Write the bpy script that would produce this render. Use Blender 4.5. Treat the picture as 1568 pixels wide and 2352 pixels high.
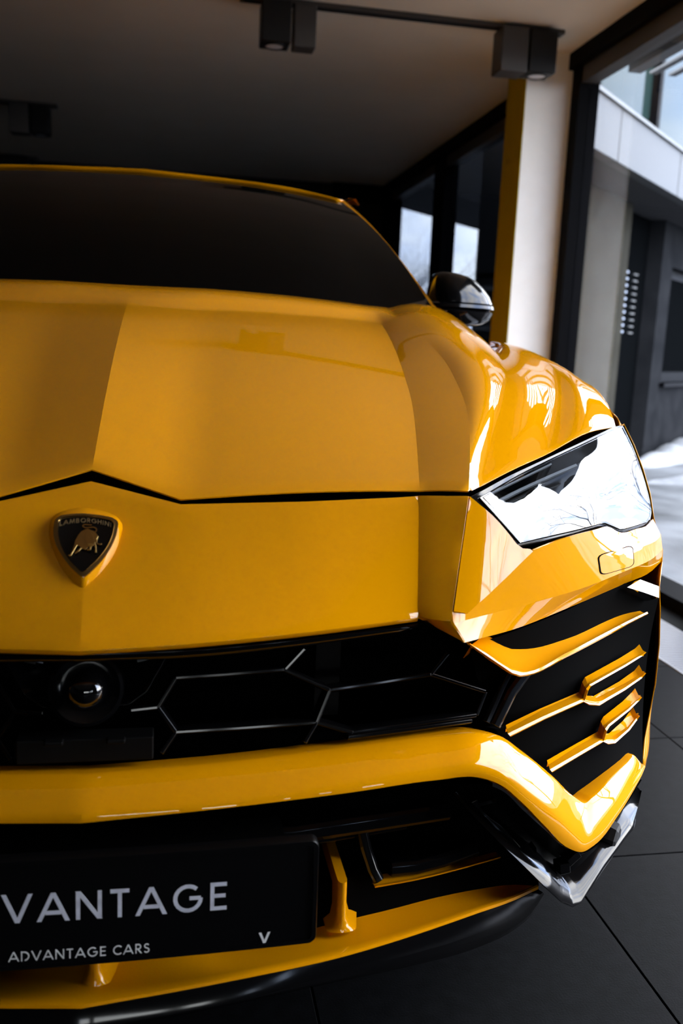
import bpy, bmesh, math, random
import numpy as np
from mathutils import Vector, Matrix, Euler

scene = bpy.context.scene
for o in list(bpy.data.objects):
    bpy.data.objects.remove(o, do_unlink=True)
COL = scene.collection

# ------------------------------------------------------------------ camera
# world axes: x = towards the glazed side of the showroom, y = towards the back of the car, z = up
cam_data = bpy.data.cameras.new('camera')
cam = bpy.data.objects.new('camera', cam_data)
COL.objects.link(cam)
cam.matrix_world = Matrix(((0.98276924, -0.00883634, -0.18462541, 0.098),
                           (-0.17976468, 0.18669648, -0.96583078, -1.0),
                           (0.04300332, 0.9823779, 0.18189109, 1.08),
                           (0, 0, 0, 1)))
cam_data.sensor_fit = 'VERTICAL'
cam_data.sensor_height = 36.0
cam_data.sensor_width = 24.0
cam_data.lens = 36.0 * 2090.0 / 2352.0
cam_data.clip_start = 0.02
cam_data.clip_end = 400
cam_data.dof.use_dof = True
cam_data.dof.focus_distance = 1.46
cam_data.dof.aperture_fstop = 4.2
scene.camera = cam

# ------------------------------------------------------------------ view
scene.view_settings.view_transform = 'Standard'
scene.view_settings.look = 'None'
scene.view_settings.gamma = 1.0
scene.view_settings.use_curve_mapping = False
scene.view_settings.exposure = 1.2

# ------------------------------------------------------------------ sky: bright broken overcast
world = bpy.data.worlds.new('overcast_sky')
scene.world = world
world.use_nodes = True
wt = world.node_tree
wt.nodes.clear()
w_out = wt.nodes.new('ShaderNodeOutputWorld')
w_bg = wt.nodes.new('ShaderNodeBackground')
w_co = wt.nodes.new('ShaderNodeTexCoord')
w_map = wt.nodes.new('ShaderNodeMapping')
w_map.inputs['Scale'].default_value = (1.0, 1.0, 1.9)
w_n = wt.nodes.new('ShaderNodeTexNoise')
w_n.inputs['Scale'].default_value = 3.2
w_n.inputs['Detail'].default_value = 7
w_n.inputs['Roughness'].default_value = 0.55
w_r = wt.nodes.new('ShaderNodeValToRGB')
w_r.color_ramp.elements[0].position = 0.36
w_r.color_ramp.elements[0].color = (0.40, 0.54, 0.86, 1)
w_r.color_ramp.elements[1].position = 0.56
w_r.color_ramp.elements[1].color = (1.0, 1.0, 1.0, 1)
wt.links.new(w_co.outputs['Generated'], w_map.inputs['Vector'])
wt.links.new(w_map.outputs['Vector'], w_n.inputs['Vector'])
wt.links.new(w_n.outputs['Fac'], w_r.inputs['Fac'])
wt.links.new(w_r.outputs['Color'], w_bg.inputs['Color'])
w_bg.inputs['Strength'].default_value = 5.0
wt.links.new(w_bg.outputs['Background'], w_out.inputs['Surface'])

# ------------------------------------------------------------------ materials
def principled(name, col, rough=0.5, metal=0.0, coat=0.0, coat_rough=0.03, coat_ior=1.5, ior=1.5, spec=0.5):
    m = bpy.data.materials.new(name)
    m.use_nodes = True
    b = m.node_tree.nodes['Principled BSDF']
    b.inputs['Base Color'].default_value = (*col, 1)
    b.inputs['Roughness'].default_value = rough
    b.inputs['Metallic'].default_value = metal
    b.inputs['Coat Weight'].default_value = coat
    b.inputs['Coat Roughness'].default_value = coat_rough
    b.inputs['Coat IOR'].default_value = coat_ior
    b.inputs['IOR'].default_value = ior
    b.inputs['Specular IOR Level'].default_value = spec
    return m

def noisy(m, c1, c2, scale, detail=4, bump=0.0, lo=0.35, hi=0.65, bscale=None, coords='Object'):
    t = m.node_tree
    b = t.nodes['Principled BSDF']
    co = t.nodes.new('ShaderNodeTexCoord')
    n = t.nodes.new('ShaderNodeTexNoise')
    n.inputs['Scale'].default_value = scale
    n.inputs['Detail'].default_value = detail
    r = t.nodes.new('ShaderNodeValToRGB')
    r.color_ramp.elements[0].position = lo
    r.color_ramp.elements[0].color = (*c1, 1)
    r.color_ramp.elements[1].position = hi
    r.color_ramp.elements[1].color = (*c2, 1)
    t.links.new(co.outputs[coords], n.inputs['Vector'])
    t.links.new(n.outputs['Fac'], r.inputs['Fac'])
    t.links.new(r.outputs['Color'], b.inputs['Base Color'])
    if bump:
        n2 = t.nodes.new('ShaderNodeTexNoise')
        n2.inputs['Scale'].default_value = bscale or scale * 4
        n2.inputs['Detail'].default_value = 3
        bp = t.nodes.new('ShaderNodeBump')
        bp.inputs['Strength'].default_value = bump
        bp.inputs['Distance'].default_value = 0.01
        t.links.new(co.outputs[coords], n2.inputs['Vector'])
        t.links.new(n2.outputs['Fac'], bp.inputs['Height'])
        t.links.new(bp.outputs['Normal'], b.inputs['Normal'])
    return m

def pane_material(name, tint, ior=1.5):
    m = bpy.data.materials.new(name)
    m.use_nodes = True
    t = m.node_tree
    t.nodes.clear()
    out = t.nodes.new('ShaderNodeOutputMaterial')
    mix = t.nodes.new('ShaderNodeMixShader')
    fr = t.nodes.new('ShaderNodeFresnel')
    geo = t.nodes.new('ShaderNodeNewGeometry')
    mr = t.nodes.new('ShaderNodeMapRange')          # same reflectance from both sides of the pane
    mr.inputs['To Min'].default_value = ior
    mr.inputs['To Max'].default_value = 1.0 / ior
    t.links.new(geo.outputs['Backfacing'], mr.inputs['Value'])
    t.links.new(mr.outputs['Result'], fr.inputs['IOR'])
    tr = t.nodes.new('ShaderNodeBsdfTransparent')
    tr.inputs['Color'].default_value = (*tint, 1)
    gl = t.nodes.new('ShaderNodeBsdfGlossy')
    gl.inputs['Roughness'].default_value = 0.0
    t.links.new(fr.outputs['Fac'], mix.inputs['Fac'])
    t.links.new(tr.outputs['BSDF'], mix.inputs[1])
    t.links.new(gl.outputs['BSDF'], mix.inputs[2])
    t.links.new(mix.outputs['Shader'], out.inputs['Surface'])
    return m

M = {}
M['yellow'] = principled('yellow_car_paint', (0.84, 0.335, 0.0006), 0.5, 0, 1.0, 0.012, 1.55, spec=0.0)
M['black_gloss'] = principled('black_gloss_plastic', (0.003, 0.003, 0.0033), 0.10, ior=1.5, spec=0.35)
M['black_mirror'] = principled('black_lacquer', (0.003, 0.003, 0.0035), 0.03, 0, 1.0, 0.01, 1.6)
M['black_satin'] = principled('black_satin_plastic', (0.004, 0.004, 0.004), 0.5, spec=0.12)
M['black_matt'] = principled('black_matt_plastic', (0.0014, 0.0014, 0.0014), 0.9, spec=0.02)
M['sensor_grey'] = principled('dark_grey_sensor_plastic', (0.022, 0.023, 0.025), 0.45)
M['tyre'] = principled('tyre_rubber', (0.01, 0.01, 0.01), 0.8)
M['rim'] = principled('rim_dark_metal', (0.03, 0.03, 0.032), 0.25, 0.8)
M['screen'] = principled('windscreen_dark_glass', (0.0015, 0.0015, 0.0015), 0.04, spec=0.03)
M['lens'] = pane_material('headlight_lens', (0.38, 0.40, 0.42), 2.1)
M['chrome'] = principled('headlight_chrome', (0.75, 0.77, 0.8), 0.12, 1.0)
M['strip'] = principled('headlight_light_strip', (0.75, 0.77, 0.8), 0.25)
M['gold'] = principled('badge_gold', (0.62, 0.40, 0.13), 0.22, 1.0)
M['gold_dim'] = principled('badge_lettering_gold', (0.34, 0.23, 0.09), 0.35, 1.0)
M['gold_letter'] = principled('badge_letter_gold', (0.24, 0.16, 0.07), 0.5, 0.3)
M['plate'] = principled('plate_black', (0.002, 0.002, 0.0024), 0.35, spec=0.2)
M['letter'] = noisy(principled('plate_lettering_grey', (0.5, 0.5, 0.55), 0.6), (0.66, 0.68, 0.77), (0.80, 0.82, 0.92), 60, 3, lo=.3, hi=.5)
M['letter_white'] = principled('plate_lettering_white', (0.9, 0.91, 0.9), 0.6)

# ------------------------------------------------------------------ mesh helpers
def A(p):
    return np.array(p, float)

def crv(pts, n):
    """n points along a chord-length Catmull-Rom curve through pts"""
    p = A(pts)
    if len(p) == 1:
        return np.repeat(p, n, 0)
    d = np.linalg.norm(np.diff(p, axis=0), axis=1)
    d = np.maximum(d, 1e-6)
    t = np.concatenate([[0], np.cumsum(d)])
    m = np.zeros_like(p)
    m[0] = (p[1] - p[0]) / d[0]
    m[-1] = (p[-1] - p[-2]) / d[-1]
    for i in range(1, len(p) - 1):
        a, b = d[i - 1], d[i]
        m[i] = ((p[i] - p[i - 1]) / a * b + (p[i + 1] - p[i]) / b * a) / (a + b)
    out = []
    for s in np.linspace(0, t[-1], n):
        i = min(max(int(np.searchsorted(t, s, side='right')) - 1, 0), len(d) - 1)
        h = d[i]
        u = (s - t[i]) / h
        out.append((2*u**3 - 3*u**2 + 1)*p[i] + (u**3 - 2*u**2 + u)*h*m[i] + (-2*u**3 + 3*u**2)*p[i+1] + (u**3 - u**2)*h*m[i+1])
    return np.array(out)

def lin(pts, n):
    p = A(pts)
    d = np.linalg.norm(np.diff(p, axis=0), axis=1)
    t = np.concatenate([[0], np.cumsum(d)])
    s = np.linspace(0, t[-1], n)
    return np.stack([np.interp(s, t, p[:, k]) for k in range(p.shape[1])], 1)

def between(a, b, n, bulge=None):
    """rows from curve a to curve b, n intervals; bulge = vector (or per-point vectors) added mid-way"""
    a, b = A(a), A(b)
    rows = []
    for i in range(n + 1):
        s = i / n
        r = a*(1 - s) + b*s
        if bulge is not None:
            r = r + A(bulge) * (4*s*(1 - s))
        rows.append(r)
    return rows

class MB:
    def __init__(self):
        self.v = []
        self.f = []
        self.m = []
    def grid(self, rows, mi=0, close=False):
        rows = [A(r) for r in rows]
        b = len(self.v)
        n = len(rows[0])
        for r in rows:
            self.v += [tuple(p) for p in r]
        for i in range(len(rows) - 1):
            for j in range(n if close else n - 1):
                k = (j + 1) % n
                self.f.append((b + i*n + j, b + i*n + k, b + (i+1)*n + k, b + (i+1)*n + j))
                self.m.append(mi)
        return self
    def poly(self, pts, mi=0):
        b = len(self.v)
        self.v += [tuple(p) for p in pts]
        self.f.append(tuple(range(b, b + len(pts))))
        self.m.append(mi)
        return self
    def box(self, lo, hi, mi=0):
        (x0, y0, z0), (x1, y1, z1) = lo, hi
        b = len(self.v)
        self.v += [(x0,y0,z0),(x1,y0,z0),(x1,y1,z0),(x0,y1,z0),(x0,y0,z1),(x1,y0,z1),(x1,y1,z1),(x0,y1,z1)]
        for q in ((0,3,2,1),(4,5,6,7),(0,1,5,4),(1,2,6,5),(2,3,7,6),(3,0,4,7)):
            self.f.append(tuple(b + k for k in q))
            self.m.append(mi)
        return self
    def prism(self, pts, vec, mi=0):
        """closed prism: polygon pts pushed along vec"""
        b = len(self.v)
        n = len(pts)
        vec = A(vec)
        self.v += [tuple(p) for p in pts] + [tuple(A(p) + vec) for p in pts]
        self.f.append(tuple(range(b + n - 1, b - 1, -1)))
        self.f.append(tuple(range(b + n, b + 2*n)))
        self.m += [mi, mi]
        for i in range(n):
            j = (i + 1) % n
            self.f.append((b + i, b + j, b + n + j, b + n + i))
            self.m.append(mi)
        return self
    def sweep(self, path, prof, up=(0, 0, 1), mi=0, scale=None, cap=True):
        """closed profile [(a,b)] swept along path; a = sideways, b = along up"""
        path = A(path)
        n = len(prof)
        base = len(self.v)
        up0 = A(up)
        for i, p in enumerate(path):
            t = path[min(i+1, len(path)-1)] - path[max(i-1, 0)]
            t /= np.linalg.norm(t) + 1e-12
            s = np.cross(t, up0)
            s /= np.linalg.norm(s) + 1e-12
            u = np.cross(s, t)
            k = 1 if scale is None else scale[i]
            for a, b in prof:
                self.v.append(tuple(p + (s*a + u*b)*k))
        for i in range(len(path) - 1):
            for j in range(n):
                q = (j + 1) % n
                self.f.append((base + i*n + j, base + i*n + q, base + (i+1)*n + q, base + (i+1)*n + j))
                self.m.append(mi)
        if cap:
            self.f.append(tuple(base + j for j in range(n - 1, -1, -1)))
            self.f.append(tuple(base + (len(path)-1)*n + j for j in range(n)))
            self.m += [mi, mi]
        return self
    def lathe(self, prof, origin, axis, n=32, mi=0):
        """prof [(radius, distance along axis)]"""
        ax = Vector(axis).normalized()
        s = ax.orthogonal().normalized()
        u = ax.cross(s)
        o = Vector(origin)
        rows = []
        for r, h in prof:
            rows.append([tuple(o + ax*h + (s*math.cos(2*math.pi*k/n) + u*math.sin(2*math.pi*k/n))*r) for k in range(n)])
        self.grid(rows, mi, close=True)
        return self
    def mirrored(self):
        n = len(self.v)
        self.v += [(-x, y, z) for x, y, z in self.v]
        self.f += [tuple(n + k for k in reversed(f)) for f in self.f]
        self.m += list(self.m)
        return self
    def flipped(self):
        """mirror image in x"""
        q = MB()
        q.v = [(-x, y, z) for x, y, z in self.v]
        q.f = [tuple(reversed(f)) for f in self.f]
        q.m = list(self.m)
        return q

def build(name, mb, mats, parent=None, weld=True, solid=0.0, bevel=0.0, angle=22, seg=2, out=None, smooth=True, sub=0, auto=35, recalc=False, crisp=True):
    me = bpy.data.meshes.new(name)
    me.from_pydata([tuple(map(float, p)) for p in mb.v], [], mb.f)
    if not isinstance(mats, (list, tuple)):
        mats = [mats]
    for m in mats:
        me.materials.append(M[m] if isinstance(m, str) else m)
    me.polygons.foreach_set('material_index', mb.m)
    bm = bmesh.new()
    bm.from_mesh(me)
    if weld:
        bmesh.ops.remove_doubles(bm, verts=bm.verts, dist=0.0004)
    if recalc:
        bmesh.ops.recalc_face_normals(bm, faces=bm.faces)
    if out is not None:
        o = Vector(out)
        s = sum((f.normal.dot(o) * f.calc_area() for f in bm.faces), 0.0)
        if s < 0:
            bmesh.ops.reverse_faces(bm, faces=bm.faces)
    bm.to_mesh(me)
    bm.free()
    ob = bpy.data.objects.new(name, me)
    COL.objects.link(ob)
    if parent is not None:
        ob.parent = parent
    if smooth:
        for p in me.polygons:
            p.use_smooth = True
        if not bevel and auto:
            me.set_sharp_from_angle(angle=math.radians(auto))
    if solid:
        md = ob.modifiers.new('thickness', 'SOLIDIFY')
        md.thickness = solid
        md.offset = -1
    if bevel:
        md = ob.modifiers.new('edges', 'BEVEL')
        md.width = bevel
        md.segments = seg
        md.limit_method = 'ANGLE'
        md.angle_limit = math.radians(angle)
        md.harden_normals = crisp
        md.use_clamp_overlap = True
    return ob

def crease(ob, *curves):
    """keep the edges that run along the given curves crisp"""
    keys = {(round(abs(float(p[0])), 3), round(float(p[1]), 3), round(float(p[2]), 3)) for c in curves for p in c}
    vs = [(round(abs(v.co.x), 3), round(v.co.y, 3), round(v.co.z, 3)) in keys for v in ob.data.vertices]
    for e in ob.data.edges:
        if vs[e.vertices[0]] and vs[e.vertices[1]]:
            e.use_edge_sharp = True
    ob.data.update()

def empty(name, loc=(0, 0, 0), parent=None):
    o = bpy.data.objects.new(name, None)
    o.empty_display_size = 0.1
    COL.objects.link(o)
    o.location = loc
    if parent is not None:
        o.parent = parent
    return o

def tag(o, label, cat=None, group=None, kind=None):
    o['label'] = label
    if cat:
        o['category'] = cat
    if group:
        o['group'] = group
    if kind:
        o['kind'] = kind
    return o

def shift(p, d):
    return [tuple(A(q) + A(d)) for q in p]

def boxobj(name, lo, hi, mat, parent=None, bevel=0.0):
    return build(name, MB().box(lo, hi), mat, parent, smooth=False, bevel=bevel, angle=30)

# =================================================================== THE SHOWROOM
M['tile'] = noisy(principled('dark_stone_tile', (0.02, 0.021, 0.023), 0.6, spec=0.06), (0.0015, 0.0016, 0.0018), (0.0034, 0.0036, 0.0041), 38, 6, bump=0.06, bscale=260)
M['grout'] = principled('tile_grout', (0.03, 0.03, 0.031), 0.9)
M['ceiling'] = noisy(principled('ceiling_plaster', (0.4, 0.37, 0.33), 0.9, spec=0.1), (0.80, 0.71, 0.57), (0.83, 0.74, 0.60), 3, 2)
M['dark_wall'] = principled('dark_wall_paint', (0.02, 0.02, 0.022), 0.8, spec=0.2)
M['white_wall'] = noisy(principled('white_wall_paint', (0.84, 0.82, 0.78), 0.8, spec=0.2), (0.90, 0.885, 0.84), (0.93, 0.915, 0.875), 9, 4, bump=0.08, bscale=90)
M['ochre_wall'] = noisy(principled('ochre_wall_paint', (0.30, 0.19, 0.004), 0.75, spec=0.2), (0.42, 0.32, 0.002), (0.45, 0.34, 0.003), 9, 4, bump=0.08, bscale=90)
M['frame'] = principled('black_window_frame', (0.002, 0.002, 0.0027), 0.55, spec=0.03)
M['pane_tint'] = pane_material('tinted_window_glass', (0.33, 0.355, 0.39), 1.45)
M['pane_light'] = pane_material('lightly_tinted_window_glass', (0.93, 0.94, 0.95), 1.45)
M['pane'] = pane_material('clear_window_glass', (0.9, 0.92, 0.92), 1.45)
M['grille_metal'] = principled('floor_grille_aluminium', (0.36, 0.37, 0.40), 0.4, 0.7)
M['track'] = principled('track_grey', (0.05, 0.045, 0.04), 0.5)
M['spot_black'] = principled('spotlight_black', (0.005, 0.005, 0.005), 0.5, spec=0.3)
M['spot_lens'] = principled('spotlight_lens', (0.65, 0.66, 0.68), 0.3)
M['snow'] = noisy(principled('trampled_snow', (0.5, 0.52, 0.56), 0.7, spec=0.2), (0.045, 0.047, 0.05), (0.165, 0.172, 0.185), 1.3, 8, bump=0.5, lo=0.36, hi=0.62, bscale=6)
M['snow_bank'] = noisy(principled('snow_bank', (0.7, 0.72, 0.76), 0.7, spec=0.2), (0.14, 0.145, 0.155), (0.30, 0.31, 0.33), 3.0, 6, bump=0.5, lo=0.3, hi=0.6)
M['fascia'] = principled('fascia_panel_metal', (0.062, 0.064, 0.067), 0.4, 0.0, spec=0.12)
M['concrete'] = noisy(principled('beige_render', (0.30, 0.28, 0.24), 0.9, spec=0.0), (0.036, 0.034, 0.028), (0.045, 0.043, 0.036), 4, 5)
M['grey_panel'] = noisy(principled('grey_cladding', (0.16, 0.165, 0.18), 0.9, spec=0.0), (0.014, 0.015, 0.017), (0.022, 0.023, 0.0255), 3, 4)
M['dark_glass'] = principled('dark_building_glass', (0.003, 0.0035, 0.004), 0.9, spec=0.0)
M['green_glass'] = principled('upper_storey_glass', (0.016, 0.032, 0.03), 0.08, 0.0, spec=0.045)
M['blind_glint'] = principled('blind_reflection_light', (0.35, 0.40, 0.50), 0.5)  # pale tone of the blinds mirrored in the wing glazing
M['louvre'] = principled('louvre_grey', (0.12, 0.125, 0.13), 0.5, 0.1)
M['asphalt'] = noisy(principled('wet_asphalt', (0.03, 0.03, 0.032), 0.9, spec=0.0), (0.012, 0.012, 0.013), (0.024, 0.024, 0.026), 5, 6, bump=0.2, bscale=120)
M['bark'] = noisy(principled('bare_bark', (0.05, 0.04, 0.03), 0.9), (0.035, 0.028, 0.022), (0.09, 0.075, 0.06), 12, 4)

def structure(o, label):
    o['kind'] = 'structure'
    o['label'] = label
    return o

XW = 2.40                 # inner face of the glazed wall
YB, YF = 9.2, -6.5        # back and front wall
XL = -4.6
CZ = 2.78

# ---- floor: slab and single tiles -----------------------------------------------------
floor = build('floor', MB().box((XL, YF, -0.16), (XW, YB, -0.008)), 'grout', None, smooth=False)
structure(floor, 'showroom floor of large dark stone tiles')
TX, TY = 0.59, 0.571
tile_mesh = None
gap = 0.0018
for i in range(-10, 3):
    for j in range(-13, 17):
        x0 = 0.931 + TX*(i - 1)
        y0 = 0.68 + TY*j
        x1, y1 = x0 + TX, y0 + TY
        if x0 < XL or y0 < YF or y1 > YB or x1 > 2.13:
            continue
        if x1 > 2.0:                      # column cut by the floor grille
            x1 = 1.852
            key = 'cut'
        else:
            key = 'full'
        if tile_mesh is None:
            tile_mesh = {}
        if key not in tile_mesh:
            o = build('tile', MB().box((gap, gap, -0.012), (x1 - x0 - gap, TY - gap, 0.0)), 'tile', floor, smooth=False, bevel=0.0012, angle=40, seg=1)
            tile_mesh[key] = o
            o.location = (x0, y0, 0)
        else:
            o = tile_mesh[key].copy()
            COL.objects.link(o)
            o.parent = floor
            o.location = (x0, y0, 0)
edge = build('threshold_strip', MB().box((2.124, YF, -0.01), (2.25, YB, 0.0)), 'tile', floor, smooth=False)

# ---- trench grille along the glazed wall ------------------------------------------------
fg = empty('floor_grille', (1.99, 1.5, 0))
tag(fg, 'long aluminium roll-up floor grille beside the glazed wall', 'floor grille')
rel = lambda lo, hi: MB().box(tuple(A(lo) - A((1.99, 1.5, 0))), tuple(A(hi) - A((1.99, 1.5, 0))))
build('tray', rel((1.855, -1.5, -0.007), (2.121, 4.5, -0.0055)), 'black_matt', fg, smooth=False)
build('side_rail', rel((1.854, -1.5, -0.0075), (1.862, 4.5, 0.002)), 'grille_metal', fg, smooth=False)
build('side_rail', rel((2.114, -1.5, -0.0075), (2.122, 4.5, 0.002)), 'grille_metal', fg, smooth=False)
q = MB()
yy = -1.49
while yy < 4.48:
    q.box((1.862 - 1.99, yy - 1.5, -0.006), (2.114 - 1.99, yy + 0.011 - 1.5, 0.0015))
    yy += 0.0185
sl = build('slats', q, 'grille_metal', fg, smooth=False, weld=False)
sl['kind'] = 'stuff'

# ---- ceiling, walls --------------------------------------------------------------------
structure(build('ceiling', MB().box((XL, YF, CZ), (XW + 0.1, YB + 0.2, CZ + 0.25)), 'ceiling', None, smooth=False), 'plain plaster showroom ceiling')
wb = build('wall_back', MB().box((XL, YB, -0.1), (XW + 0.1, YB + 0.2, CZ)), 'dark_wall', None, smooth=False)
structure(wb, 'dark back wall of the showroom')
build('header', MB().box((1.78, YB - 0.10, 2.60), (XW, YB, CZ)), 'frame', wb, smooth=False)
structure(build('wall_left', MB().box((XL - 0.2, YF, -0.1), (XL, YB + 0.2, CZ)), 'dark_wall', None, smooth=False), 'dark side wall of the showroom')

# front wall behind the photographer: window band between piers
wf = build('wall_front', MB().box((XL, YF - 0.25, -0.1), (XW + 0.1, YF, 0.95)).box((XL, YF - 0.25, 1.5), (XW + 0.1, YF, CZ)), 'dark_wall', None, smooth=False)
structure(wf, 'front showroom wall with a band of windows')
fx = [XL, -0.6, 0.2, 0.6, 1.3, 1.6, 2.2, XW + 0.1]
for k in range(0, len(fx) - 1, 2):
    build('pier', MB().box((fx[k], YF - 0.25, 0.95), (fx[k+1], YF, 1.5)), 'dark_wall', wf, smooth=False)
for k in range(1, len(fx) - 1, 2):
    w = build('pane', MB().box((fx[k], YF - 0.14, 0.95), (fx[k+1], YF - 0.13, 1.5)), 'pane', wf, smooth=False)

# pillar: white towards the entrance, ochre on the room side
pil = build('wall_pillar', MB().box((2.092, 4.332, 0), (XW + 0.02, 4.636, CZ)), 'white_wall', None, smooth=False)
structure(pil, 'white pillar with an ochre side between the windows')
build('ochre_face', MB().box((2.088, 4.333, 0), (2.0925, 4.637, CZ)), 'ochre_wall', pil, smooth=False)

# glazed wall: frames and panes
def window(name, label, y0, y1, mull, pane_mat, panes=True):
    w = empty(name, (XW, (y0 + y1)/2, 0))
    w['kind'] = 'structure'
    w['label'] = label
    cy = (y0 + y1)/2
    L = lambda x0, a, z0, x1, b, z1: MB().box((x0 - XW, a - cy, z0), (x1 - XW, b - cy, z1))
    build('sill', L(2.25, y0, 0.0, XW + 0.02, y1, 0.055), 'frame', w, smooth=False)
    build('head', L(XW - 0.06, y0, 2.69, XW + 0.08, y1, CZ), 'frame', w, smooth=False)
    build('head_trim', L(XW - 0.02, y0, 2.60, XW + 0.07, y1, 2.69), 'track', w, smooth=False)
    for a, b in mull:
        build('mullion', L(XW - 0.03, a, 0.055, XW + 0.09, b, 2.69), 'frame', w, smooth=False)
    if panes:
        for (a, b), (c, d) in zip(mull[:-1], mull[1:]):
            build('pane', L(XW + 0.03, b, 0.055, XW + 0.036, c, 2.69), pane_mat, w, smooth=False)
    return w
window('window_1', 'black framed window between pillar and back wall', 4.64, YB, [(4.64, 4.70), (6.86, 7.20), (8.83, YB)], 'pane_tint')
window('window_2', 'large black framed window pane beside the white pillar', 2.45, 4.33, [(2.45, 2.53), (4.22, 4.33)], 'pane_light')
window('window_3', 'wide sliding glass front standing open beside the car', -1.15, 2.45, [(-1.15, -1.07)], 'pane', False)
wr = build('wall_right', MB().box((XW, YF, -0.1), (XW + 0.2, -1.15, 0.9)).box((XW, YF, 1.4), (XW + 0.2, -1.15, CZ)), 'dark_wall', None, smooth=False)
structure(wr, 'dark wall with small square windows beyond the open sliding front')
wy = [-6.5, -5.9, -5.2, -4.8, -4.1, -3.7, -3.0, -1.15]
for k in range(0, len(wy) - 1, 2):
    build('pier', MB().box((XW, wy[k], 0.9), (XW + 0.2, wy[k+1], 1.4)), 'dark_wall', wr, smooth=False)
for k in range(1, len(wy) - 1, 2):
    build('pane', MB().box((XW + 0.1, wy[k], 0.9), (XW + 0.106, wy[k+1], 1.4)), 'pane', wr, smooth=False)

# ---- ceiling lights ----------------------------------------------------------------------
def rail_obj(x0, x1, y, label):
    r = empty('light_track', (x0, y, CZ))
    tag(r, label, 'light track', 'ceiling light tracks')
    n = x1 - x0
    build('rail', MB().box((0, -0.035, -0.022), (n, 0.035, -0.0002)), 'track', r, smooth=False, bevel=0.003, angle=40)
    build('slot', MB().box((0.02, -0.012, -0.026), (n - 0.02, 0.012, -0.0215)), 'spot_black', r, smooth=False)
    return r
rail_obj(0.42, 2.15, 4.0, 'long grey ceiling light track in front of the pillar')
rail_obj(-2.6, -0.78, 6.7, 'ceiling light track above the car roof with the dark twin spotlight')
rail_obj(-3.2, -1.235, 9.0, 'ceiling light track nearest the back wall')
def spot(x0, x1, y, zb, label, rot=0.0, round_=False, lens=True, top=CZ - 0.022):
    cx, w = (x0 + x1)/2, (x1 - x0)
    s = empty('spotlight', (cx, y, top))
    tag(s, label, 'spotlight', 'track spotlights')
    h = top - zb
    d = w/2
    b = build('body', MB().box((-d, -d, -h), (d, d, 0)), 'spot_black' if round_ else 'track', s, smooth=False, bevel=0.008, angle=40, seg=3)
    b.rotation_euler = (0, 0, rot)
    build('adapter', MB().box((-d*0.6, -0.018, -0.01), (d*0.6, 0.018, 0.0)), 'spot_black', s, smooth=False)
    if lens:
        build('lens_ring', MB().lathe([(d*0.78, -h + 0.001), (d*0.78, -h - 0.006), (d*0.62, -h - 0.006), (d*0.60, -h + 0.0)], (0, 0, 0), (0, 0, 1), 28), 'spot_black', s, recalc=True)
        build('lens', MB().lathe([(d*0.61, -h - 0.002), (d*0.3, -h - 0.004), (0.0, -h - 0.0045)], (0, 0, 0), (0, 0, 1), 28), 'spot_lens', s, out=(0, 0, -1))
    return s
spot(0.525, 0.675, 4.0, 2.560, 'black square spotlight at the left end of the long track', 0.0, True)
spot(0.690, 0.805, 4.0, 2.553, 'narrow dark grey driver box beside the left spotlight', 0.0, False, False)
spot(1.787, 1.937, 4.0, 2.537, 'dark grey angular driver box above the ochre pillar side', 0.0, False, False)
spot(1.945, 2.098, 4.0, 2.545, 'black square spotlight at the pillar end of the long track', 0.0, True)
spot(-1.125, -0.985, 6.7, 2.548, 'dark driver box on the track above the car roof', 0.0, False, False)
spot(-0.975, -0.835, 6.7, 2.552, 'black square spotlight on the track above the car roof', 0.0, True)
spot(-1.60, -1.30, 9.0, 2.66, 'flat black spotlight on the track nearest the back wall', 0.0, True, False)

# =================================================================== OUTSIDE
g = build('ground_outside', MB().box((XW + 0.02, -60, -0.5), (90, 90, -0.02)).box((-60, -90, -0.5), (XW + 0.02, YF - 0.26, -0.02)).box((-60, YB + 0.2, -0.5), (XW + 0.02, 90, -0.02)), 'snow', None, smooth=False)
structure(g, 'trampled snowy yard outside the glazed wall')

dr = build('driveway', MB().box((XW + 0.1, -9, -0.03), (10.5, 2.3, -0.006)), 'asphalt', None, smooth=False)
structure(dr, 'dark wet asphalt driveway before the open sliding front')
# canopy above the window: soffit and louvre slats
cnp = empty('window_canopy', (XW, 3.0, 2.7))
tag(cnp, 'grey louvred canopy outside the window right of the pillar', 'canopy')
R3 = lambda lo, hi: MB().box(tuple(A(lo) - A((XW, 3.0, 2.7))), tuple(A(hi) - A((XW, 3.0, 2.7))))
build('soffit', R3((XW + 0.09, 2.0, 2.76), (2.72, 4.6, 2.86)), 'louvre', cnp, smooth=False)
build('beam', R3((2.72, 2.0, 2.72), (2.80, 4.35, 2.86)), 'louvre', cnp, smooth=False)
build('sky_blocker', R3((2.80, 1.9, 2.80), (3.75, 3.45, 2.83)), 'louvre', cnp, smooth=False)  # unseen sheet added to keep open sky out of hood and headlight reflections
for k in range(7):
    x = 2.86 + 0.125*k
    q = MB()
    q.prism([tuple(A(p) - A((XW, 3.0, 2.7))) for p in ((x, 3.45, 2.80), (x + 0.05, 3.45, 2.80), (x + 0.05, 3.45, 2.815), (x, 3.45, 2.815))], (0, 1.15, 0))
    build('slat', q, 'louvre', cnp, recalc=True, smooth=False)

# ---- wing of the neighbouring building, set at 45 degrees
C45 = Matrix.Rotation(math.radians(45), 4, 'Z')
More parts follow.
